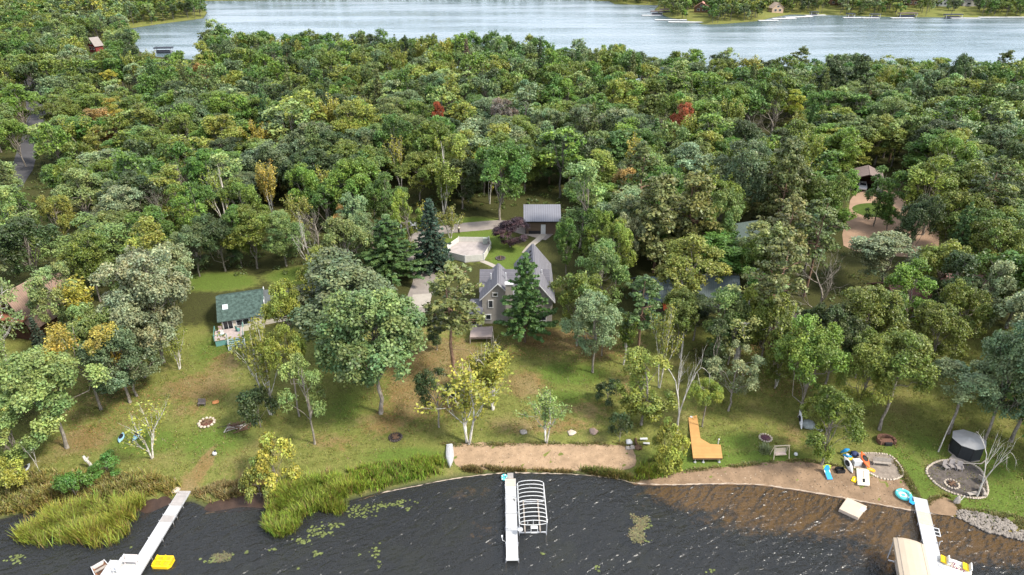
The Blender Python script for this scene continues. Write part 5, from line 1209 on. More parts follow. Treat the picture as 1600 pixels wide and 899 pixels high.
def window(t, x, y, z, w, h, rz=0., mull=0, frame=TRIM):
    f = MB()
    for a, b, c, d in ((0, h/2, w+.16, .1), (0, -h/2, w+.16, .1), (-w/2, 0, .1, h-.1), (w/2, 0, .1, h-.1)):
        f.box((x+a*math.cos(rz), y+a*math.sin(rz), z+b), (c, .1, d), rz)
    for i in range(mull): a = w*((i+1)/(mull+1)-.5); f.box((x+a*math.cos(rz), y+a*math.sin(rz), z), (.07, .09, h-.1), rz)
    o = f.build('window', frame, t); MB().box((x, y, z), (w-.08, .05, h-.08), rz).build('pane', GLASS, o); return o
# ---- the grey house
f0 = ground(752, 507); f1 = ground(862, 503); X0, X1, YF = f0[0], f1[0], (f0[1]+f1[1])/2; zg = gz((X0+X1)/2, YF)
t = thing('grey_house', 'grey two storey house with steep shingle roofs in the middle of the lots', 'house', (X0, YF, zg), 0.)
Wt = X1-X0; wl = Wt*.46
gable(t, .2, wl, 0, 6.6, 4.7, 7.3, SIDE, SHIN2, 'y')
gable(t, wl+.5, Wt, -.3, 13, 4.5, 8.0, SIDE, SHIN2, 'y')
gable(t, .0, Wt-.6, 2.6, 9.0, 4.6, 6.7, SIDE, SHING, 'x', trim=False)
MB().box((wl*.86, -.38, 3.4), (1.15, .75, 8.0)).build('chimney', SIDE, t); MB().box((wl*.86, -.38, 7.46), (1.35, .95, .14)).build('chimney_cap', TRIM, t)
window(t, wl*.44, -.06, 5.3, .75, .6); window(t, wl*.30, -.06, 3.6, .7, 1.3); window(t, wl*.22, -.06, 1.2, .8, .9)
window(t, Wt-1.4, -.37, 1.3, .9, 1.1); window(t, Wt-3.2, -.37, 3.6, 1.4, 1.2, 0, 1); window(t, Wt-3.4, -.37, 1.3, 1.5, 1.2, 0, 1)
gable(t, -1.6, .15, -.9, 3.5, 2.4, 3.3, SIDE, SHIN2, 'x', .2, trim=False); window(t, -.72, -.97, 1.25, 1.45, 1.9, 0, 1)
window(t, -1.2, -.97, 3.9, .8, .8)
for x, y in ((wl*.3, 3.2), (wl*.75, 3.4), (Wt*.80, 1.6), (Wt*.86, 4.5)): MB().tube([(x, y, 5.5), (x, y, 7.4)], .12, 6).build('vent_pipe', ALU, t)
for i in range(4): MB().box((Wt*.71, 6.6+1.4*i, 7.72), (.35, .5, .3)).build('roof_vent', DARK, t)
# front deck
q = [Vector(atz(*p, zg+.9)) for p in [(736,511.5),(770,510),(769,526.5),(734,527)]]; c = q[0]
t = thing('house_deck', 'raised pinkish grey timber deck in front of the grey house', 'deck', (c.x, c.y, zg)); PK = pm('deck_boards', (.33,.26,.23), .8, .16, 1.2, planks=.15, axis=1)
P_ = [(p.x-c.x, p.y-c.y) for p in q]; MB().prism(P_, .8, .9).build('deck_floor', PK, t); MB().prism([(a*.97+.05, b*.97-.04) for a, b in P_], .5, .795).build('skirt', pm('deck_skirt', (.16,.12,.10), .85, .2, 2.), t)
for x, y in P_: MB().box((x*.97+.05, y*.97, .2), (.14, .14, 1.3)).build('post', GREYW, t)
# ---- brown shed
s0 = ground(821, 366); s1 = ground(873, 366); zg = gz((s0[0]+s1[0])/2, s0[1]); Ws = s1[0]-s0[0]
t = thing('brown_shed', 'brown garage shed with a grey metal roof behind the grey house', 'shed', (s0[0], s0[1], zg))
BS = pm('brown_siding', (.135,.095,.065), .8, .1, 1., planks=.25, axis=2); METAL = pm('metal_roof', (.20,.20,.225), .45, .06, 1., metal=.2, planks=.45, axis=0)
gable(t, 0, Ws, 0, 7, 3.0, 5.0, BS, METAL, 'x', .4, .1, trim=False)
MB().box((Ws*.53, -.05, 1.05), (.95, .08, 2.1)).build('door', WHITE, t); MB().box((Ws*.28, -.04, .35), (Ws*.36, .06, .7)).build('plinth', DARK, t); MB().box((Ws*.5, -.5, 2.86), (Ws+.9, .09, .16)).build('gutter', DARK, t); MB().box((.06, -.03, 1.5), (.14, .08, 3.0)).build('corner_board', DARK, t)
# ---- green roofed house
a0, a1 = Vector(ground(350, 523)), Vector(ground(436, 508)); d = a1-a0; rz = math.atan2(d.y, d.x); Lg = d.length*1.0
t = thing('green_roofed_house', 'cream bungalow with a mottled green shingle roof on the left lot', 'house', a0, rz)
CRM = pm('cream_siding', (.62,.55,.44), .8, .06, 1.); GSH = pm('green_shingle', (.058,.088,.076), .9, .55, 2.2, spec=.1); DGS = pm('grey_green_shingle', (.085,.095,.095), .9, .25, 3.)
gable(t, 0, Lg*.74, 0, 8.4, 2.7, 4.6, CRM, GSH, 'x', .5, trim=False)
gable(t, Lg*.745, Lg*1.28, .9, 8.2, 2.3, 4.3, CRM, DGS, 'x', .4, trim=False)
MB().box((Lg*.745+.42, 4.2, 3.7), (.12, 5.5, .4), 0).build('barge_board', WHITE, t)
window(t, .9, -.06, 1.5, 1.4, 1.7, 0, 1); window(t, 3.1, -.06, 1.75, 1.9, 1.0, 0, 1); window(t, Lg*1.02, .84, 1.4, 1.3, 1.0, 0, 1)
MB().box((4.4, -.07, 1.75), (.5, .05, 1.05)).build('shutter', pm('grey_shutter', (.25,.28,.29), .7, .1, 3.), t); MB().box((.8, 1.9, 3.72), (.8, 1.0, .3), tilt=('X', .42)).build('skylight', pm('skylight', (.45,.5,.52), .3, .1, 1.), t)
t2 = thing('teal_deck', 'teal painted deck with wide steps in front of the green roofed house', 'deck', a0+Vector((math.sin(rz), -math.cos(rz), 0))*.35, rz)
MB().box((1.0, -1.55, 1.05), (4.2, 3.0, .12)).build('deck_floor', pm('deck_pinkish', (.45,.37,.34), .8, .2, 1.5, planks=.15, axis=0), t2); MB().box((1.0, -1.55, .45), (4.0, 2.8, 1.05)).build('skirt', TEAL, t2)
for i in range(6): MB().box((2.0, -3.2-.3*i, .95-.19*i), (2.3, .3, .06)).build('step', pm('teal_step', (.22,.33,.30), .7, .12, 2.), t2)
for s in (.82, 3.18): MB().box((s, -3.9, .45), (.08, 1.8, .3), tilt=('X', .56)).build('stringer', WHITE, t2)
for x, y in ((-1.05, -.1), (-1.05, -3.0), (.75, -3.0), (3.05, -3.0), (3.05, -.1)): MB().box((x, y, 1.5), (.1, .1, 1.0)).build('rail_post', TEAL, t2)
for c_, sz in (((-1.05, -1.55, 1.95), (.06, 2.9, .08)), ((-.15, -3.0, 1.95), (1.8, .06, .08)), ((3.05, -1.55, 1.95), (.06, 2.9, .08))): MB().box(c_, sz).build('hand_rail', TEAL, t2)
def patio_chair(label, o, dx, dy, m):
    pz = Matrix.Rotation(rz, 3, 'Z') @ Vector((dx, dy, 0)); q = Vector(o)+pz; q.z += 1.11
    t = thing('patio_chair', label, 'chair', q, rz+dx); MB().box((0, 0, .4), (.5, .5, .05)).build('seat', m, t); MB().box((0, .25, .7), (.5, .05, .6)).build('backrest', m, t)
    for sx in (-.2, .2): MB().box((sx, 0, .2), (.05, .45, .38)).build('leg', m, t)
patio_chair('white chair on the teal deck nearest the steps', t2.location, 0.1, -2.1, WHITE); patio_chair('pale chair on the teal deck against the house', t2.location, -.3, -.8, pm('pinkish_chair', (.45,.33,.31), .7, .1, 3.)); patio_chair('teal chair on the right of the teal deck', t2.location, 2.3, -1.2, TEAL)
# ---- log cabin at the left edge
a0 = Vector(ground(36, 530)); t = thing('log_cabin', 'reddish brown cabin with a tall gable at the left edge', 'house', a0, R(-14)); LOG = pm('log_wall', (.095,.042,.03), .8, .25, 1.2, planks=.3, axis=2); RSH = pm('brown_shingle', (.27,.18,.135), .9, .15, 2., planks=.3, axis=1)
gable(t, -2.7, 2.5, 0, 9, 3.2, 8.0, LOG, RSH, 'y', .6, trim=False); window(t, 0, -.06, 5.5, 1.3, 1.6); window(t, -1.2, -.06, 2.0, 1.3, 1.4, 0, 1, LOG); window(t, 1.3, -.06, 2.0, 1.3, 1.4, 0, 1, LOG)
MB().box((0, -.6, 4.1), (5.2, 1.4, .14), tilt=('X', .3)).build('porch_roof', pm('rust_roof', (.26,.10,.06), .85, .15, 1.5), t)
# ---- houses among the right hand trees
def simple_house(label, px, py, rz, Lx, Ly, zw, zr, mw, mr, name='house', ridge='x', wins=()):
    t = thing(name, label, 'house', G(px, py), rz); gable(t, -Lx/2, Lx/2, 0, Ly, zw, zr, mw, mr, ridge, .5, trim=False)
    for x, z, w, h in wins: window(t, x, -.06, z, w, h)
    return t
MOSS = pm('moss_roof', (.075,.10,.088), .9, .2, 1.5, planks=.3, axis=0); TEALR = pm('grey_green_roof', (.12,.15,.155), .9, .15, 1.5, planks=.3, axis=0); RBR = pm('red_brown_roof', (.17,.085,.075), .9, .2, 1.5)
simple_house('house with a moss green roof half hidden by the right hand pines', 1178, 396, R(20), 7, 8, 2.6, 4.8, SIDE, MOSS, wins=((-2, 1.4, 1.2, 1.1),))
simple_house('low house with a grey green roof behind the green pine', 1035, 492, R(3), 7, 7.5, 2.8, 5.0, pm('dark_siding', (.09,.07,.055), .8, .2, 1.), TEALR, wins=((-2, 1.4, 1.4, 1.1), (1.6, 1.4, 1.4, 1.1)))
simple_house('house with a hipped grey green roof behind the dark shaded oak', 1118, 488, R(-5), 6.5, 7, 2.8, 5.0, pm('dark_siding', (.09,.07,.055), .8, .2, 1.), TEALR, wins=((-1.5, 1.4, 1.4, 1.1), (1.6, 1.4, 1.4, 1.1)))
simple_house('brown board walled cabin behind the thin crowned pale tree', 1228, 542, R(-4), 5.5, 5, 3.0, 4.0, pm('brown_boards', (.12,.06,.05), .8, .35, 1., planks=.4, axis=0), pm('dark_roof', (.07,.06,.055), .9, .2, 1.5))
simple_house('house with a red brown roof under the right hand oaks', 1446, 500, R(8), 10, 8, 2.8, 5.0, BROWN, RBR, wins=((-2, 1.4, 1.4, 1.1),))
simple_house('house with a faded red roof deep in the trees at the right', 1530, 490, R(-6), 9, 8, 2.8, 5.0, BROWN, pm('faded_red_roof', (.24,.14,.125), .9, .2, 1.5))
p = G(1352,300); t = thing('open_garage', 'open brown roofed garage at the back of the gravel forecourt', 'garage', p, R(-22))
BRR = pm('brown_roof', (.20,.15,.13), .9, .15, 1.5, planks=.3, axis=1)
for q in ([(-3.4, -.6, 2.9), (0, -.6, 4.3), (0, 7, 4.3), (-3.4, 7, 2.9)], [(0, -.6, 4.3), (3.4, -.6, 2.9), (3.4, 7, 2.9), (0, 7, 4.3)]): MB().slab(q, .14).build('roof', BRR, t)
for x in (-3.1, 3.1): MB().box((x, 3.3, 1.3), (.2, 6.6, 3.2)).build('side_wall', BROWN, t)
MB().box((0, 6.5, 1.5), (6.2, .2, 3.4)).build('back_wall', BROWN, t); MB().box((2.5, -.1, 1.4), (.6, .15, 2.9)).build('door_leaf', pm('pale_green_door', (.42,.47,.40), .7, .1, 2.), t); MB().box((3.15, -.16, 1.4), (.2, .14, 2.9)).build('post', WHITE, t)
# ---- vehicles
def car(label, p, rz, m, name='parked_car'):
    t = thing(name, label, 'car', p, rz); L, Wd = 4.5, 1.8
    side = [(-2.2,.35),(-2.25,.8),(-2.0,.95),(-1.55,1.0),(-1.05,1.45),(.35,1.48),(1.05,1.0),(2.0,.86),(2.25,.6),(2.2,.35)]
    v = []; n = len(side)
    for y, k in ((-.9, 1), (-.62, 1.0), (.62, 1.0), (.9, 1)):
        for x, z in side: v.append((x, y if z < 1.1 else y*.82, z))
    f = [(j*n+i, j*n+(i+1) % n, (j+1)*n+(i+1) % n, (j+1)*n+i) for j in range(3) for i in range(n)]+[list(range(n))[::-1], [3*n+i for i in range(n)]]
    MB().add(v, f).build('body', m, t)
    for x0, x1, z0, z1 in ((1.0, .42, 1.05, 1.44), (-1.52, -1.1, 1.05, 1.42)): MB().slab([(x0, -.7, z0), (x0, .7, z0), (x1, .62, z1), (x1, -.62, z1)], .03).build('windscreen', GLASS, t)
    for s in (-1, 1): MB().box((-.3, s*.80, 1.2), (1.5, .06, .3)).build('side_window', GLASS, t)
    for x in (-1.4, 1.4):
        for s in (-1, 1): w = MB().tube([(x, s*.75, .33), (x, s*.93, .33)], .33, 14).build('wheel', DARK, t); MB().tube([(x, s*.93, .33), (x, s*.945, .33)], .19, 10).build('rim', ALU, w)
    for s in (-1, 1): MB().box((2.2, s*.62, .68), (.1, .34, .14)).build('headlight', WHITE, t)
SILV = pm('silver_car_paint', (.42,.43,.45), .3, .05, 1., metal=.4, spec=.5)
car('silver car parked under the trees at the bend of the driveway', G(640,358,.05), R(15), SILV)
car('pale vehicle inside the open garage', Matrix.Rotation(R(-22), 3, 'Z') @ Vector((0, 2.4, 0))+G(1347,300,.1), R(-112), WHITE)
# ---- person on the driveway
def person(label, p, rz, top, legs):
    t = thing('person', label, 'person', p, rz); v = [(0,0,.92),(0,0,1.1),(0,.01,1.35),(0,0,1.47),(0,-.01,1.56),(0,-.02,1.68)]; r = [(.15,.12),(.14,.11),(.17,.12),(.06,.06),(.085,.09),(.07,.08)]; e = [(0,1),(1,2),(2,3),(3,4),(4,5)]
    for s in (-1, 1):
        n = len(v); v += [(s*.1,.02,.86),(s*.11,-.04*s,.47),(s*.11,.05*s,.07),(s*.11,.05*s-.14,.04)]; r += [(.09,.1),(.06,.065),(.045,.05),(.045,.035)]; e += [(0,n),(n,n+1),(n+1,n+2),(n+2,n+3)]
        n = len(v); v += [(s*.21,0,1.38),(s*.27,.04,1.1),(s*.25,-.1,.88),(s*.25,-.13,.79)]; r += [(.06,.06),(.045,.045),(.035,.035),(.04,.025)]; e += [(2,n),(n,n+1),(n+1,n+2),(n+2,n+3)]
    me = bpy.data.meshes.new('body'); me.from_pydata(v, e, []); o = bpy.data.objects.new('body', me); C.objects.link(o); o.parent = t
    sk_ = o.modifiers.new('skin', 'SKIN'); 
    for i, (a, b) in enumerate(r): me.skin_vertices[0].data[i].radius = (a, b)
    me.skin_vertices[0].data[0].use_root = True; o.modifiers.new('sub', 'SUBSURF').render_levels = 1
    me.materials.append(pm('skin', (.45,.29,.21), .6, .05, 4.))
    MB().lathe([(.17, .98), (.19, 1.15), (.215, 1.34), (.13, 1.47)], n=12, sy=.72).build('shirt', top, t, True)
    for s in (-1, 1): MB().tube([(s*.17, 0, 1.4), (s*.24, .01, 1.24)], [.085, .075], 8).build('sleeve', top, t, True)
    m = MB()
    for s in (-1, 1): m.tube([(s*.09, .01, .98), (s*.105, -.02*s, .5), (s*.11, .04*s, .12)], [.125, .09, .075], 8)
    m.build('trousers', legs, t, True); MB().lathe([(.03, 1.62), (.105, 1.66), (.1, 1.74), (.02, 1.79)], (0, .01, 0), 10).build('hair', BROWN, t, True)
if not hasattr(bpy.data.meshes.new('probe'), 'skin_vertices'): pass
person('person in a pale top and dark trousers standing on the driveway', G(717,365), R(160), CREAM, pm('dark_cloth', (.04,.025,.035), .85, .2, 4.))
# ---- fenced patio: pale panels round a raised floor
hexa = [(699,392),(717,379),(764,379.5),(767,388),(756,408),(727,411),(702,404)]; gp = [ground(*p) for p in hexa]; c = sum(gp)/len(gp); zf = c[2]
t = thing('fenced_patio', 'seven sided patio with pale board fencing in the grass behind the grey house', 'patio', tuple(c)); FEN = pm('fence_boards', (.60,.58,.52), .8, .1, 2., planks=.12, axis=2)
MB().prism([(g[0]-c[0], g[1]-c[1]) for g in gp], -.3, .3).build('floor', pm('patio_floor', (.33,.29,.27), .85, .2, 1.), t)
for i in range(7):
    a, b = gp[i]-c, gp[(i+1) % 7]-c; m_ = (a+b)/2; l = math.hypot(*(b-a)[:2]); MB().box((m_[0], m_[1], .65), (l-.1, .06, 1.3), math.atan2(b[1]-a[1], b[0]-a[0])).build('fence_panel', FEN, t)
    MB().box((a[0], a[1], .7), (.16, .16, 1.5)).build('post', WHITE, t)
MB().box((gp[2][0]-c[0]-.7, gp[2][1]-c[1]-.9, .95), (.9, .8, 1.2)).build('cabinet', pm('grey_green_cabinet', (.33,.36,.31), .7, .1, 2.), t)
t = thing('picnic_mat', 'red kayak rack glimpsed between the right hand trees', 'rack', G(1049,495)); t['label'] = 'orange red tarpaulin glimpsed under the trees before the grey green roof'; t['category'] = 'tarpaulin'; t.name = 'tarpaulin'
MB().slab([(-1.6, -.8, 1.6), (1.6, -.8, 1.6), (1.6, .9, 2.5), (-1.6, .9, 2.5)], .05).build('cover', pm('red_tarp', (.50,.09,.03), .6, .15, 1.), t)
for sx in (-1.4, 1.4):
    for sy in (-.7, .8): MB().tube([(sx, sy, 0), (sx, sy, 1.65 if sy < 0 else 2.4)], .05, 5).build('post', GREYW, t)
# ---- the far shores: houses, docks, lifts
def far_house(label, px, py, rz, L, m, mr): 
    p = atz(px, py, 2.); p[2] = gz(*p[:2]); t = thing('shore_house', label, 'house', tuple(p), rz); gable(t, -L/2, L/2, 0, L*.7, 3.6, 7.0, m, mr, 'y', .5, trim=False)
    window(t, -L*.2, -.08, 2.0, L*.2, 1.5); window(t, L*.2, -.08, 2.0, L*.2, 1.5); window(t, 0, -.08, 4.6, L*.2, 1.2)
far_house('red cabin with a pale roof beside the far lake at the left', 146, 82, R(-30), 5.5, pm('red_siding', (.20,.04,.035), .8, .15, 1.), pm('pale_roof', (.26,.23,.21), .9, .1, 1.))
far_house('pink red roofed house on the far point', 1095, 20, R(-20), 10, BROWN, pm('pink_roof', (.42,.20,.16), .9, .1, 1.))
far_house('tan house behind the trees of the far point', 1215, 18, R(10), 9, pm('tan_siding', (.45,.32,.22), .8, .1, 1.), pm('tan_roof', (.34,.26,.20), .9, .1, 1.))
far_house('grey roofed house on the far right shore', 1518, 12, R(5), 15, pm('grey_far', (.35,.33,.31), .8, .1, 1.), pm('grey_far_roof', (.38,.36,.34), .9, .1, 1.))
far_house('white gabled house on the far right shore', 1472, 12, R(-8), 7, WHITE, pm('grey_far_roof', (.38,.36,.34), .9, .1, 1.))
far_house('brown roofed house on the far right shore', 1305, 10, R(8), 11, BROWN, pm('brown_far_roof', (.30,.19,.15), .9, .1, 1.))
far_house('purplish roofed house above the far right lifts', 1425, 11, R(0), 9, BROWN, pm('plum_roof', (.24,.16,.165), .9, .1, 1.))
def far_dock(label, px, py, L, rz):
    p = atz(px, py+2.2, .4); t = thing('shore_dock', label, 'dock', (p[0], p[1], 0), rz, 'docks along the far shore'); MB().box((0, 0, .42), (L, 3.0, .3)).build('deck', WHITE, t)
    for x in (-L*.4, 0, L*.4): MB().box((x, 0, -.3), (.15, 2.0, 1.4)).build('post', ALU, t)
def far_lift(label, px, py, m, L=7.):
    p = atz(px, py+1.5, 1.5); t = thing('shore_boat_lift', label, 'boat lift', (p[0], p[1], 0), R(5), 'boat lifts along the far shore'); MB().box((0, 0, 2.7), (L, 3.4, .5)).build('canopy', m, t)
    for x in (-L*.45, L*.45):
        for y in (-1.5, 1.5): MB().box((x, y, .8), (.18, .18, 3.6)).build('post', ALU, t)
    MB().tube([(-L*.42, 0, .7), (L*.3, 0, .7), (L*.48, 0, .9)], [.9, .9, .2], 8).build('boat', pm('dark_boat', (.10,.10,.12), .5, .1, 1.), t)
for i, (px, py, L, rz, lb) in enumerate([(1018,22,14,0,'white dock furthest left on the far point'),(1048,29,22,-.05,'long white dock below the far point trees'),(1072,32.5,24,-.1,'white dock at the tip of the far point'),(1200,30,14,.1,'pale dock left of the far bay'),(1225,27,18,.2,'white dock in the corner of the far bay'),(1248,24.5,22,.25,'long white dock in the far bay'),
   (1274,22,16,.2,'right white dock in the far bay'),(1335,25.5,16,0,'low white dock on the far right shore'),(1360,26,12,0,'short pale dock on the far right shore'),(1410,26,16,0,'white dock under the plum roofed house'),(1508,26.5,20,-.05,'white dock below the grey roofed far house'),(1566,25,34,.03,'long pale dock at the far right edge')]): far_dock(lb, px, py, L, rz)
DKC = pm('dark_canopy', (.03,.035,.05), .7, .1, 1.); BWN = pm('brown_canopy', (.13,.09,.08), .7, .1, 1.)
for px, py, m, L, lb in [(1026,19,BWN,9,'brown boat lift at the far point'),(1040,16,pm('plum_canopy', (.22,.15,.15), .7, .1, 1.),9,'plum boat lift behind the far point docks'),(1272,20,DKC,6,'dark boat lift in the far bay'),(1329,23,DKC,5,'small dark boat lift on the far right shore'),(1367,23.5,DKC,7,'black boat lift on the far right shore'),(1418,22,BWN,14,'long brown boat lift under the plum roof'),(1489,24,DKC,13,'wide dark boat lift on the far right shore'),(256,77,DKC,9,'long dark canopy at the left end of the far lake')]: far_lift(lb, px, py, m, L)
# ------------------------------------------------------------------ reeds, long grass, lily pads: nobody could count them
def blades(name, poly, n, h, w, col, label, zmin=-.35, lean=.35, seed=1, var=.25, drop=None):
    r = np.random.default_rng(seed); A = np.array(poly); P = []
    while len(P) < n:
        q = np.stack([r.uniform(A[:, 0].min(), A[:, 0].max(), n), r.uniform(A[:, 1].min(), A[:, 1].max(), n)], 1); d = sdist(q, A)
        q = q[(d < 0) & (r.uniform(size=n) < np.clip(-d/1.6, .06, 1)**1.2)]
        nz = np.sin(q[:, 0]*1.7+np.sin(q[:, 1]*1.3)*2)*np.sin(q[:, 1]*2.1+q[:, 0]*.6)
        q = q[r.uniform(size=len(q)) < .45+.55*nz]; P += list(q)
    P = np.array(P[:n]); z = np.maximum(land(P[:, 0], P[:, 1]), zmin); B = np.column_stack([P, z]); a = r.uniform(0, 2*PI, n); hh = h*r.uniform(.55, 1.25, n)*(1+.2*np.sin(P[:, 0]*.9)*np.sin(P[:, 1]*1.1))
    D = np.stack([np.cos(a)*lean*r.uniform(.2, 1.2, n)+.12, np.sin(a)*lean*r.uniform(.2, 1.2, n)-.05, np.ones(n)], 1); S = np.stack([-np.sin(a), np.cos(a), 0*a], 1)*(w*r.uniform(.7, 1.3, n))[:, None]
    M = B+D*(hh*.55)[:, None]; T = B+D*hh[:, None]+np.stack([np.cos(a), np.sin(a), -.15+0*a], 1)*(hh*lean*.35)[:, None]
    V = np.stack([B-S, B+S, M+S*.9, M-S*.9, T+S*.15, T-S*.15], 1).reshape(-1, 3); i = np.arange(n)*6
    F = np.concatenate([np.stack([i, i+1, i+2, i+3], 1), np.stack([i+3, i+2, i+4, i+5], 1)])
    tt = np.clip(1+r.normal(0, var, n), .4, 1.8)[:, None]*np.array(col)*(1+r.normal(0, .12, (n, 3))*np.array([1, .3, .6])); 
    br = r.uniform(size=n) < .2; tt[br] = np.array((.20,.145,.06))*(1+r.normal(0, .2, (br.sum(), 1))); patch = (.5+.5*np.sin(P[:, 0]*.55+1.3*np.sin(P[:, 1]*.4)))[:, None]; tt = tt*(1-patch*.35)+tt*patch*.35*np.array([1.35, 1.05, .7])
    o = bpy.data.objects.new(name, np_mesh(name, V, F, 4, np.repeat(np.clip(tt, .005, 1), 6, 0), LEAF)); C.objects.link(o); o.color = (1, 1, 1, 1); return tag(o, label, kind='stuff')
def pz(pts): return pxpoly(pts, 2)
blades('reeds', pz([(22,852),(40,830),(60,812),(95,795),(150,785),(205,778),(232,782),(222,800),(206,835),(185,858),(150,868),(110,858),(70,866)]), 19000, 1.5, .036, (.27,.315,.055), 'bed of tall yellow green reeds left of the left dock', seed=2, lean=.42)
blades('reeds', pz([(408,838),(418,800),(430,770),(470,752),(520,748),(560,762),(530,790),(490,806),(460,840),(435,850)]), 15000, 1.45, .036, (.25,.325,.05), 'bed of green reeds right of the mud bank', seed=3, lean=.42)
blades('reeds', pz([(500,800),(510,788),(545,790),(540,805),(520,812)]), 900, 1.2, .04, (.19,.25,.04), 'small outlying clump of reeds in the water', seed=13, lean=.25)
blades('tall_grass', pz([(505,765),(520,742),(570,728),(630,718),(690,712),(697,735),(680,748),(620,760),(560,778)]), 11000, .85, .04, (.21,.31,.045), 'long fresh grass along the shore left of the beach', seed=4)
blades('tall_grass', pz([(-40,800),(-30,750),(30,740),(90,735),(140,738),(200,738),(250,742),(285,755),(270,780),(230,778),(180,785),(90,795),(40,810)]), 15000, .75, .05, (.20,.19,.05), 'rough weedy bank behind the left reeds', seed=5, lean=.6, var=.35)
blades('tall_grass', pz([(296,772),(330,755),(400,745),(440,752),(520,735),(505,755),(430,768),(380,776),(330,788)]), 5500, .5, .045, (.235,.19,.075), 'dry straw coloured grass right of the left dock', seed=6, lean=.6)
blades('tall_grass', pz([(715,732),(760,728),(800,732),(900,736),(960,738),(990,742),(985,752),(900,741),(800,738),(740,741)]), 3600, .42, .045, (.16,.125,.045), 'brown weeds below the sand beach', seed=7, lean=.6, var=.4)
blades('tall_grass', pz([(900,736),(930,732),(985,742),(985,753),(940,745)]), 1800, .6, .045, (.13,.15,.035), 'green weeds at the right end of the sand beach', seed=8, lean=.5)
blades('tall_grass', pz([(990,735),(1010,730),(1060,728),(1062,738),(1035,748),(990,752)]), 3200, .8, .045, (.22,.29,.04), 'bright long grass between the two beaches', seed=9)
blades('tall_grass', pz([(1000,726),(1020,715),(1062,712),(1064,730),(1010,735)]), 1500, .6, .045, (.13,.19,.035), 'green grass round the rock pile bush', seed=19)
# grass of the lawns, short tufts
blades('lawn_grass', pz([(-80,735),(-60,640),(120,560),(300,530),(520,530),(700,520),(900,520),(1100,520),(1300,530),(1680,560),(1680,835),(1560,812),(1500,795),(1445,775),(1412,740),(1330,705),(1240,716),(1100,728),(1060,720),(985,690),(700,692),(640,715),(500,735),(300,750)]), 60000, .16, .035, (.150,.158,.036), 'short tufts of the lawns', seed=10, lean=.9, var=.35)
# brown fallen leaves and litter under the trees
def scatter(name, polys, n, size, cols, label, seed, z=.03, flat_=.25):
    r = np.random.default_rng(seed); P = []
    for poly in polys:
        A = np.array(poly); k = 0
        while k < n//len(polys):
            q = np.stack([r.uniform(A[:, 0].min(), A[:, 0].max(), n), r.uniform(A[:, 1].min(), A[:, 1].max(), n)], 1); q = q[sdist(q, A) < 0]; P.append(q); k += len(q)
    P = np.concatenate(P); r.shuffle(P); P = P[:n]; n = len(P); zz = np.maximum(land(P[:, 0], P[:, 1]), 0)+z
    N = np.stack([r.normal(0, flat_, n), r.normal(0, flat_, n), np.ones(n)], 1); c = np.array(cols)[r.integers(0, len(cols), n)]*(1+r.normal(0, .2, (n, 1)))
    V, F, T = leaves(np.column_stack([P, zz]), N, size, np.clip(c, .01, 1), .8)
    o = bpy.data.objects.new(name, np_mesh(name, V, F, 4, T, LEAF)); C.objects.link(o); o.color = (1, 1, 1, 1); return tag(o, label, kind='stuff')
scatter('leaf_litter', [pz([(560,540),(700,530),(740,600),(700,660),(600,670)]), pz([(770,525),(980,520),(1000,560),(800,560)]), pz([(1150,540),(1260,540),(1260,620),(1150,600)]), pz([(80,600),(200,580),(260,640),(120,680)])], 7000, .16, [(.28,.15,.06), (.20,.11,.05), (.33,.22,.10)], 'fallen leaves under the trees', 3)
# undergrowth on the woodland floor
r = np.random.default_rng(31); P = np.column_stack([r.uniform(-150, 150, 5200), r.uniform(90, 215, 5200)])
P = P[np.abs(P[:, 0]) < .75*(P[:, 1]*CP+27)+10]; P = P[P[:, 1] > ground(800, 500)[1]+4*np.sin(P[:, 0]*.2)]
for q in [np.array(pxpoly(c, 0)) for c in ([(300,560),(312,470),(310,445),(340,434),(465,430),(470,445),(450,520)], [(640,520),(640,470),(634,430),(640,360),(664,346),(760,340),(812,322),(884,330),(884,380),(880,520)], [(1318,390),(1324,315),(1335,280),(1372,275),(1400,295),(1458,330),(1470,392),(1400,405)], [(1145,400),(1150,360),(1185,360),(1195,400)], [(55,475),(62,434),(105,428),(108,470)], [(0,560),(0,490),(62,480),(64,560)], [(1415,500),(1416,470),(1570,470),(1570,500)], [(1000,500),(1000,470),(1145,465),(1145,500)])]: P = P[sdist(P, q) > .8]
P = P[sdist(P, np.array(ribbon([atz(*c, 3.5)[:2] for c in [(48,110),(54,165),(58,180),(55,195),(45,230),(32,270),(18,290),(-20,330)]], 7.0))) > .6]
n = len(P); h_ = r.uniform(.2, 1.1, n); V, F, T = clumps(np.column_stack([P, land(P[:, 0], P[:, 1])+h_*.5]), r.uniform(.5, 1.5, n), 26, .34, .3, .6, .4, tints(n, .3)*np.array([.075, .105, .026]))
o = bpy.data.objects.new('undergrowth', np_mesh('undergrowth', V, F, 4, T, LEAF)); C.objects.link(o); o.color = (1, 1, 1, 1); tag(o, 'low undergrowth on the woodland floor', kind='stuff')
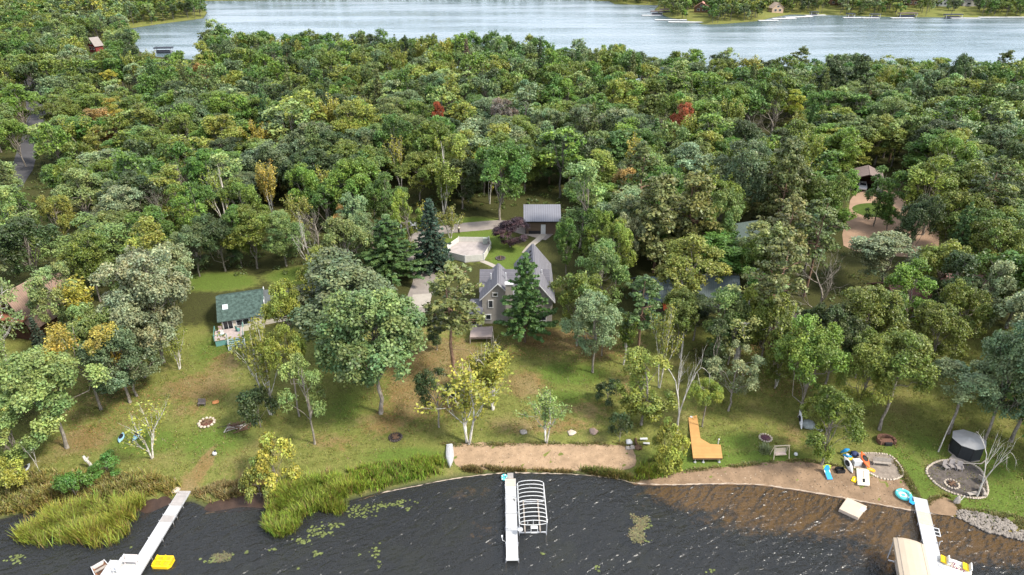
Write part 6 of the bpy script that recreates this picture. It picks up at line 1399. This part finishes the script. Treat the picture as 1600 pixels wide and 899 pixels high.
# lily pads in loose rafts
r = np.random.default_rng(8); V = []; F = []; T = []
for px, py, rx, ry, n in [(565,795,22,6,70),(600,790,24,4,50),(625,787,10,5,24),(560,805,18,6,40),(522,822,14,5,40),(500,834,16,7,60),(470,846,14,5,40),(490,828,8,6,24),(585,863,7,12,24),(592,882,5,6,10),(562,868,4,3,4),(430,858,8,3,10),(497,866,9,5,20),(467,888,3,3,4),(340,872,20,8,36),(330,878,8,3,14),(385,864,5,3,7),(848,865,5,4,9),(935,887,6,4,10),(1111,892,7,3,12),(1012,822,6,5,18),(1013,846,4,2,6),(640,795,6,3,8),(20,876,12,6,22),(32,870,10,4,14),(205,856,3,2,4),(650,784,5,2,5)]:
    for _ in range(int(n*.75)):
        p = atz(px+r.normal(0, rx*.6), py+r.normal(0, ry*.5), .012+r.uniform(0, .02)); s = r.uniform(.06, .17); o = len(V); a0 = r.uniform(0, 2*PI)
        V += [(p[0]+s*math.cos(a0+a), p[1]+s*math.sin(a0+a)*.92, p[2]+r.uniform(0, .03)) for a in np.linspace(.25, 2*PI-.25, 8)]; F.append(list(range(o, o+8))); c = np.array((.15,.175,.055))*r.uniform(.55, 1.3); T += [c]*8
me = bpy.data.meshes.new('lily_pads'); me.from_pydata(V, [], F); a = me.color_attributes.new('tint', 'FLOAT_COLOR', 'POINT'); a.data.foreach_set('color', np.column_stack([np.array(T), np.ones(len(T))]).astype(np.float32).ravel()); me.materials.append(leaf_material('lily', .3))
o = bpy.data.objects.new('lily_pads', me); C.objects.link(o); o.color = (1, 1, 1, 1); tag(o, 'loose rafts of lily pads on the near water', kind='stuff')
def mat_on_water(pts, label, n, seed, col):
    r = np.random.default_rng(seed); A = np.array(smooth_poly([atz(*p)[:2] for p in pts], 4)); P = []
    while len(P) < n:
        q = np.stack([r.uniform(A[:, 0].min()-.4, A[:, 0].max()+.4, n), r.uniform(A[:, 1].min()-.4, A[:, 1].max()+.4, n)], 1); d = sdist(q, A)+r.normal(0, .16, n); P += list(q[d < 0])
    P = np.array(P[:n]); N = np.stack([r.normal(0, .1, n), r.normal(0, .1, n), np.ones(n)], 1); T = np.array(col)*np.clip(1+r.normal(0, .28, (n, 1)), .4, 1.7)*(1+r.normal(0, .08, (n, 3)))
    V, F, T = leaves(np.column_stack([P, r.uniform(.01, .045, n)]), N, .17, T, .8); o = bpy.data.objects.new('algae_mat', np_mesh('algae_mat', V, F, 4, T, LEAF)); C.objects.link(o); o.color = (1, 1, 1, 1); tag(o, label, kind='stuff')
mat_on_water([(987,806),(1000,810),(1012,809),(1010,820),(1003,828),(1006,840),(1001,849),(992,846),(985,838),(988,828),(996,822)], 'tan floating mat of algae in the dark water', 900, 1, (.15,.135,.065))
mat_on_water([(333,868),(350,865),(362,870),(350,877),(336,876)], 'small brown algae mat among lily pads', 260, 2, (.13,.115,.06))
# grass creeping over edges, wrack and pebbles on the sand
for i, pts in enumerate([[(700,690),(990,690),(1000,704),(985,700),(850,697),(705,700)], [(985,750),(1040,737),(1100,730),(1205,719),(1260,717),(1330,730),(1335,736),(1250,723),(1160,731),(1060,741),(990,756)], [(1400,716),(1420,745),(1440,778),(1430,778),(1412,752),(1396,722)], [(1444,800),(1450,780),(1478,773),(1500,790),(1498,800),(1488,786),(1466,780),(1452,790)], [(1490,792),(1600,806),(1640,840),(1600,832),(1560,814),(1500,801)]]):
    blades('edge_grass', pz(pts), 2600, .2, .035, (.13,.135,.035), ['grass creeping over the top of the sand beach', 'grass along the top of the swimming beach', 'grass by the beach patio', 'grass round the sand mound', 'grass above the riprap'][i], seed=40+i, lean=.9, var=.35)
scatter('beach_debris', [pz([(705,698),(985,698),(985,730),(710,730)]), pz([(990,752),(1100,735),(1250,724),(1415,755),(1420,795),(1300,772),(1180,756)])], 1100, .13, [(.10,.065,.04), (.16,.11,.07), (.42,.33,.25), (.07,.05,.035)], 'leaves, twigs and pebbles on the sand', 6)
# ------------------------------------------------------------------ air
m, t, o = nt('haze'); v = t.nodes.new('ShaderNodeVolumePrincipled'); v.inputs['Color'].default_value = (.80,.88,1.0,1); v.inputs['Density'].default_value = HAZE; v.inputs['Anisotropy'].default_value = .2
t.links.new(v.outputs[0], o.inputs['Volume'])
if HAZE:
    hz = MB().box((0, 350, 29), (1900, 900, 72)).build('haze', m); tag(hz, 'thin pale air over the lakes', kind='stuff')
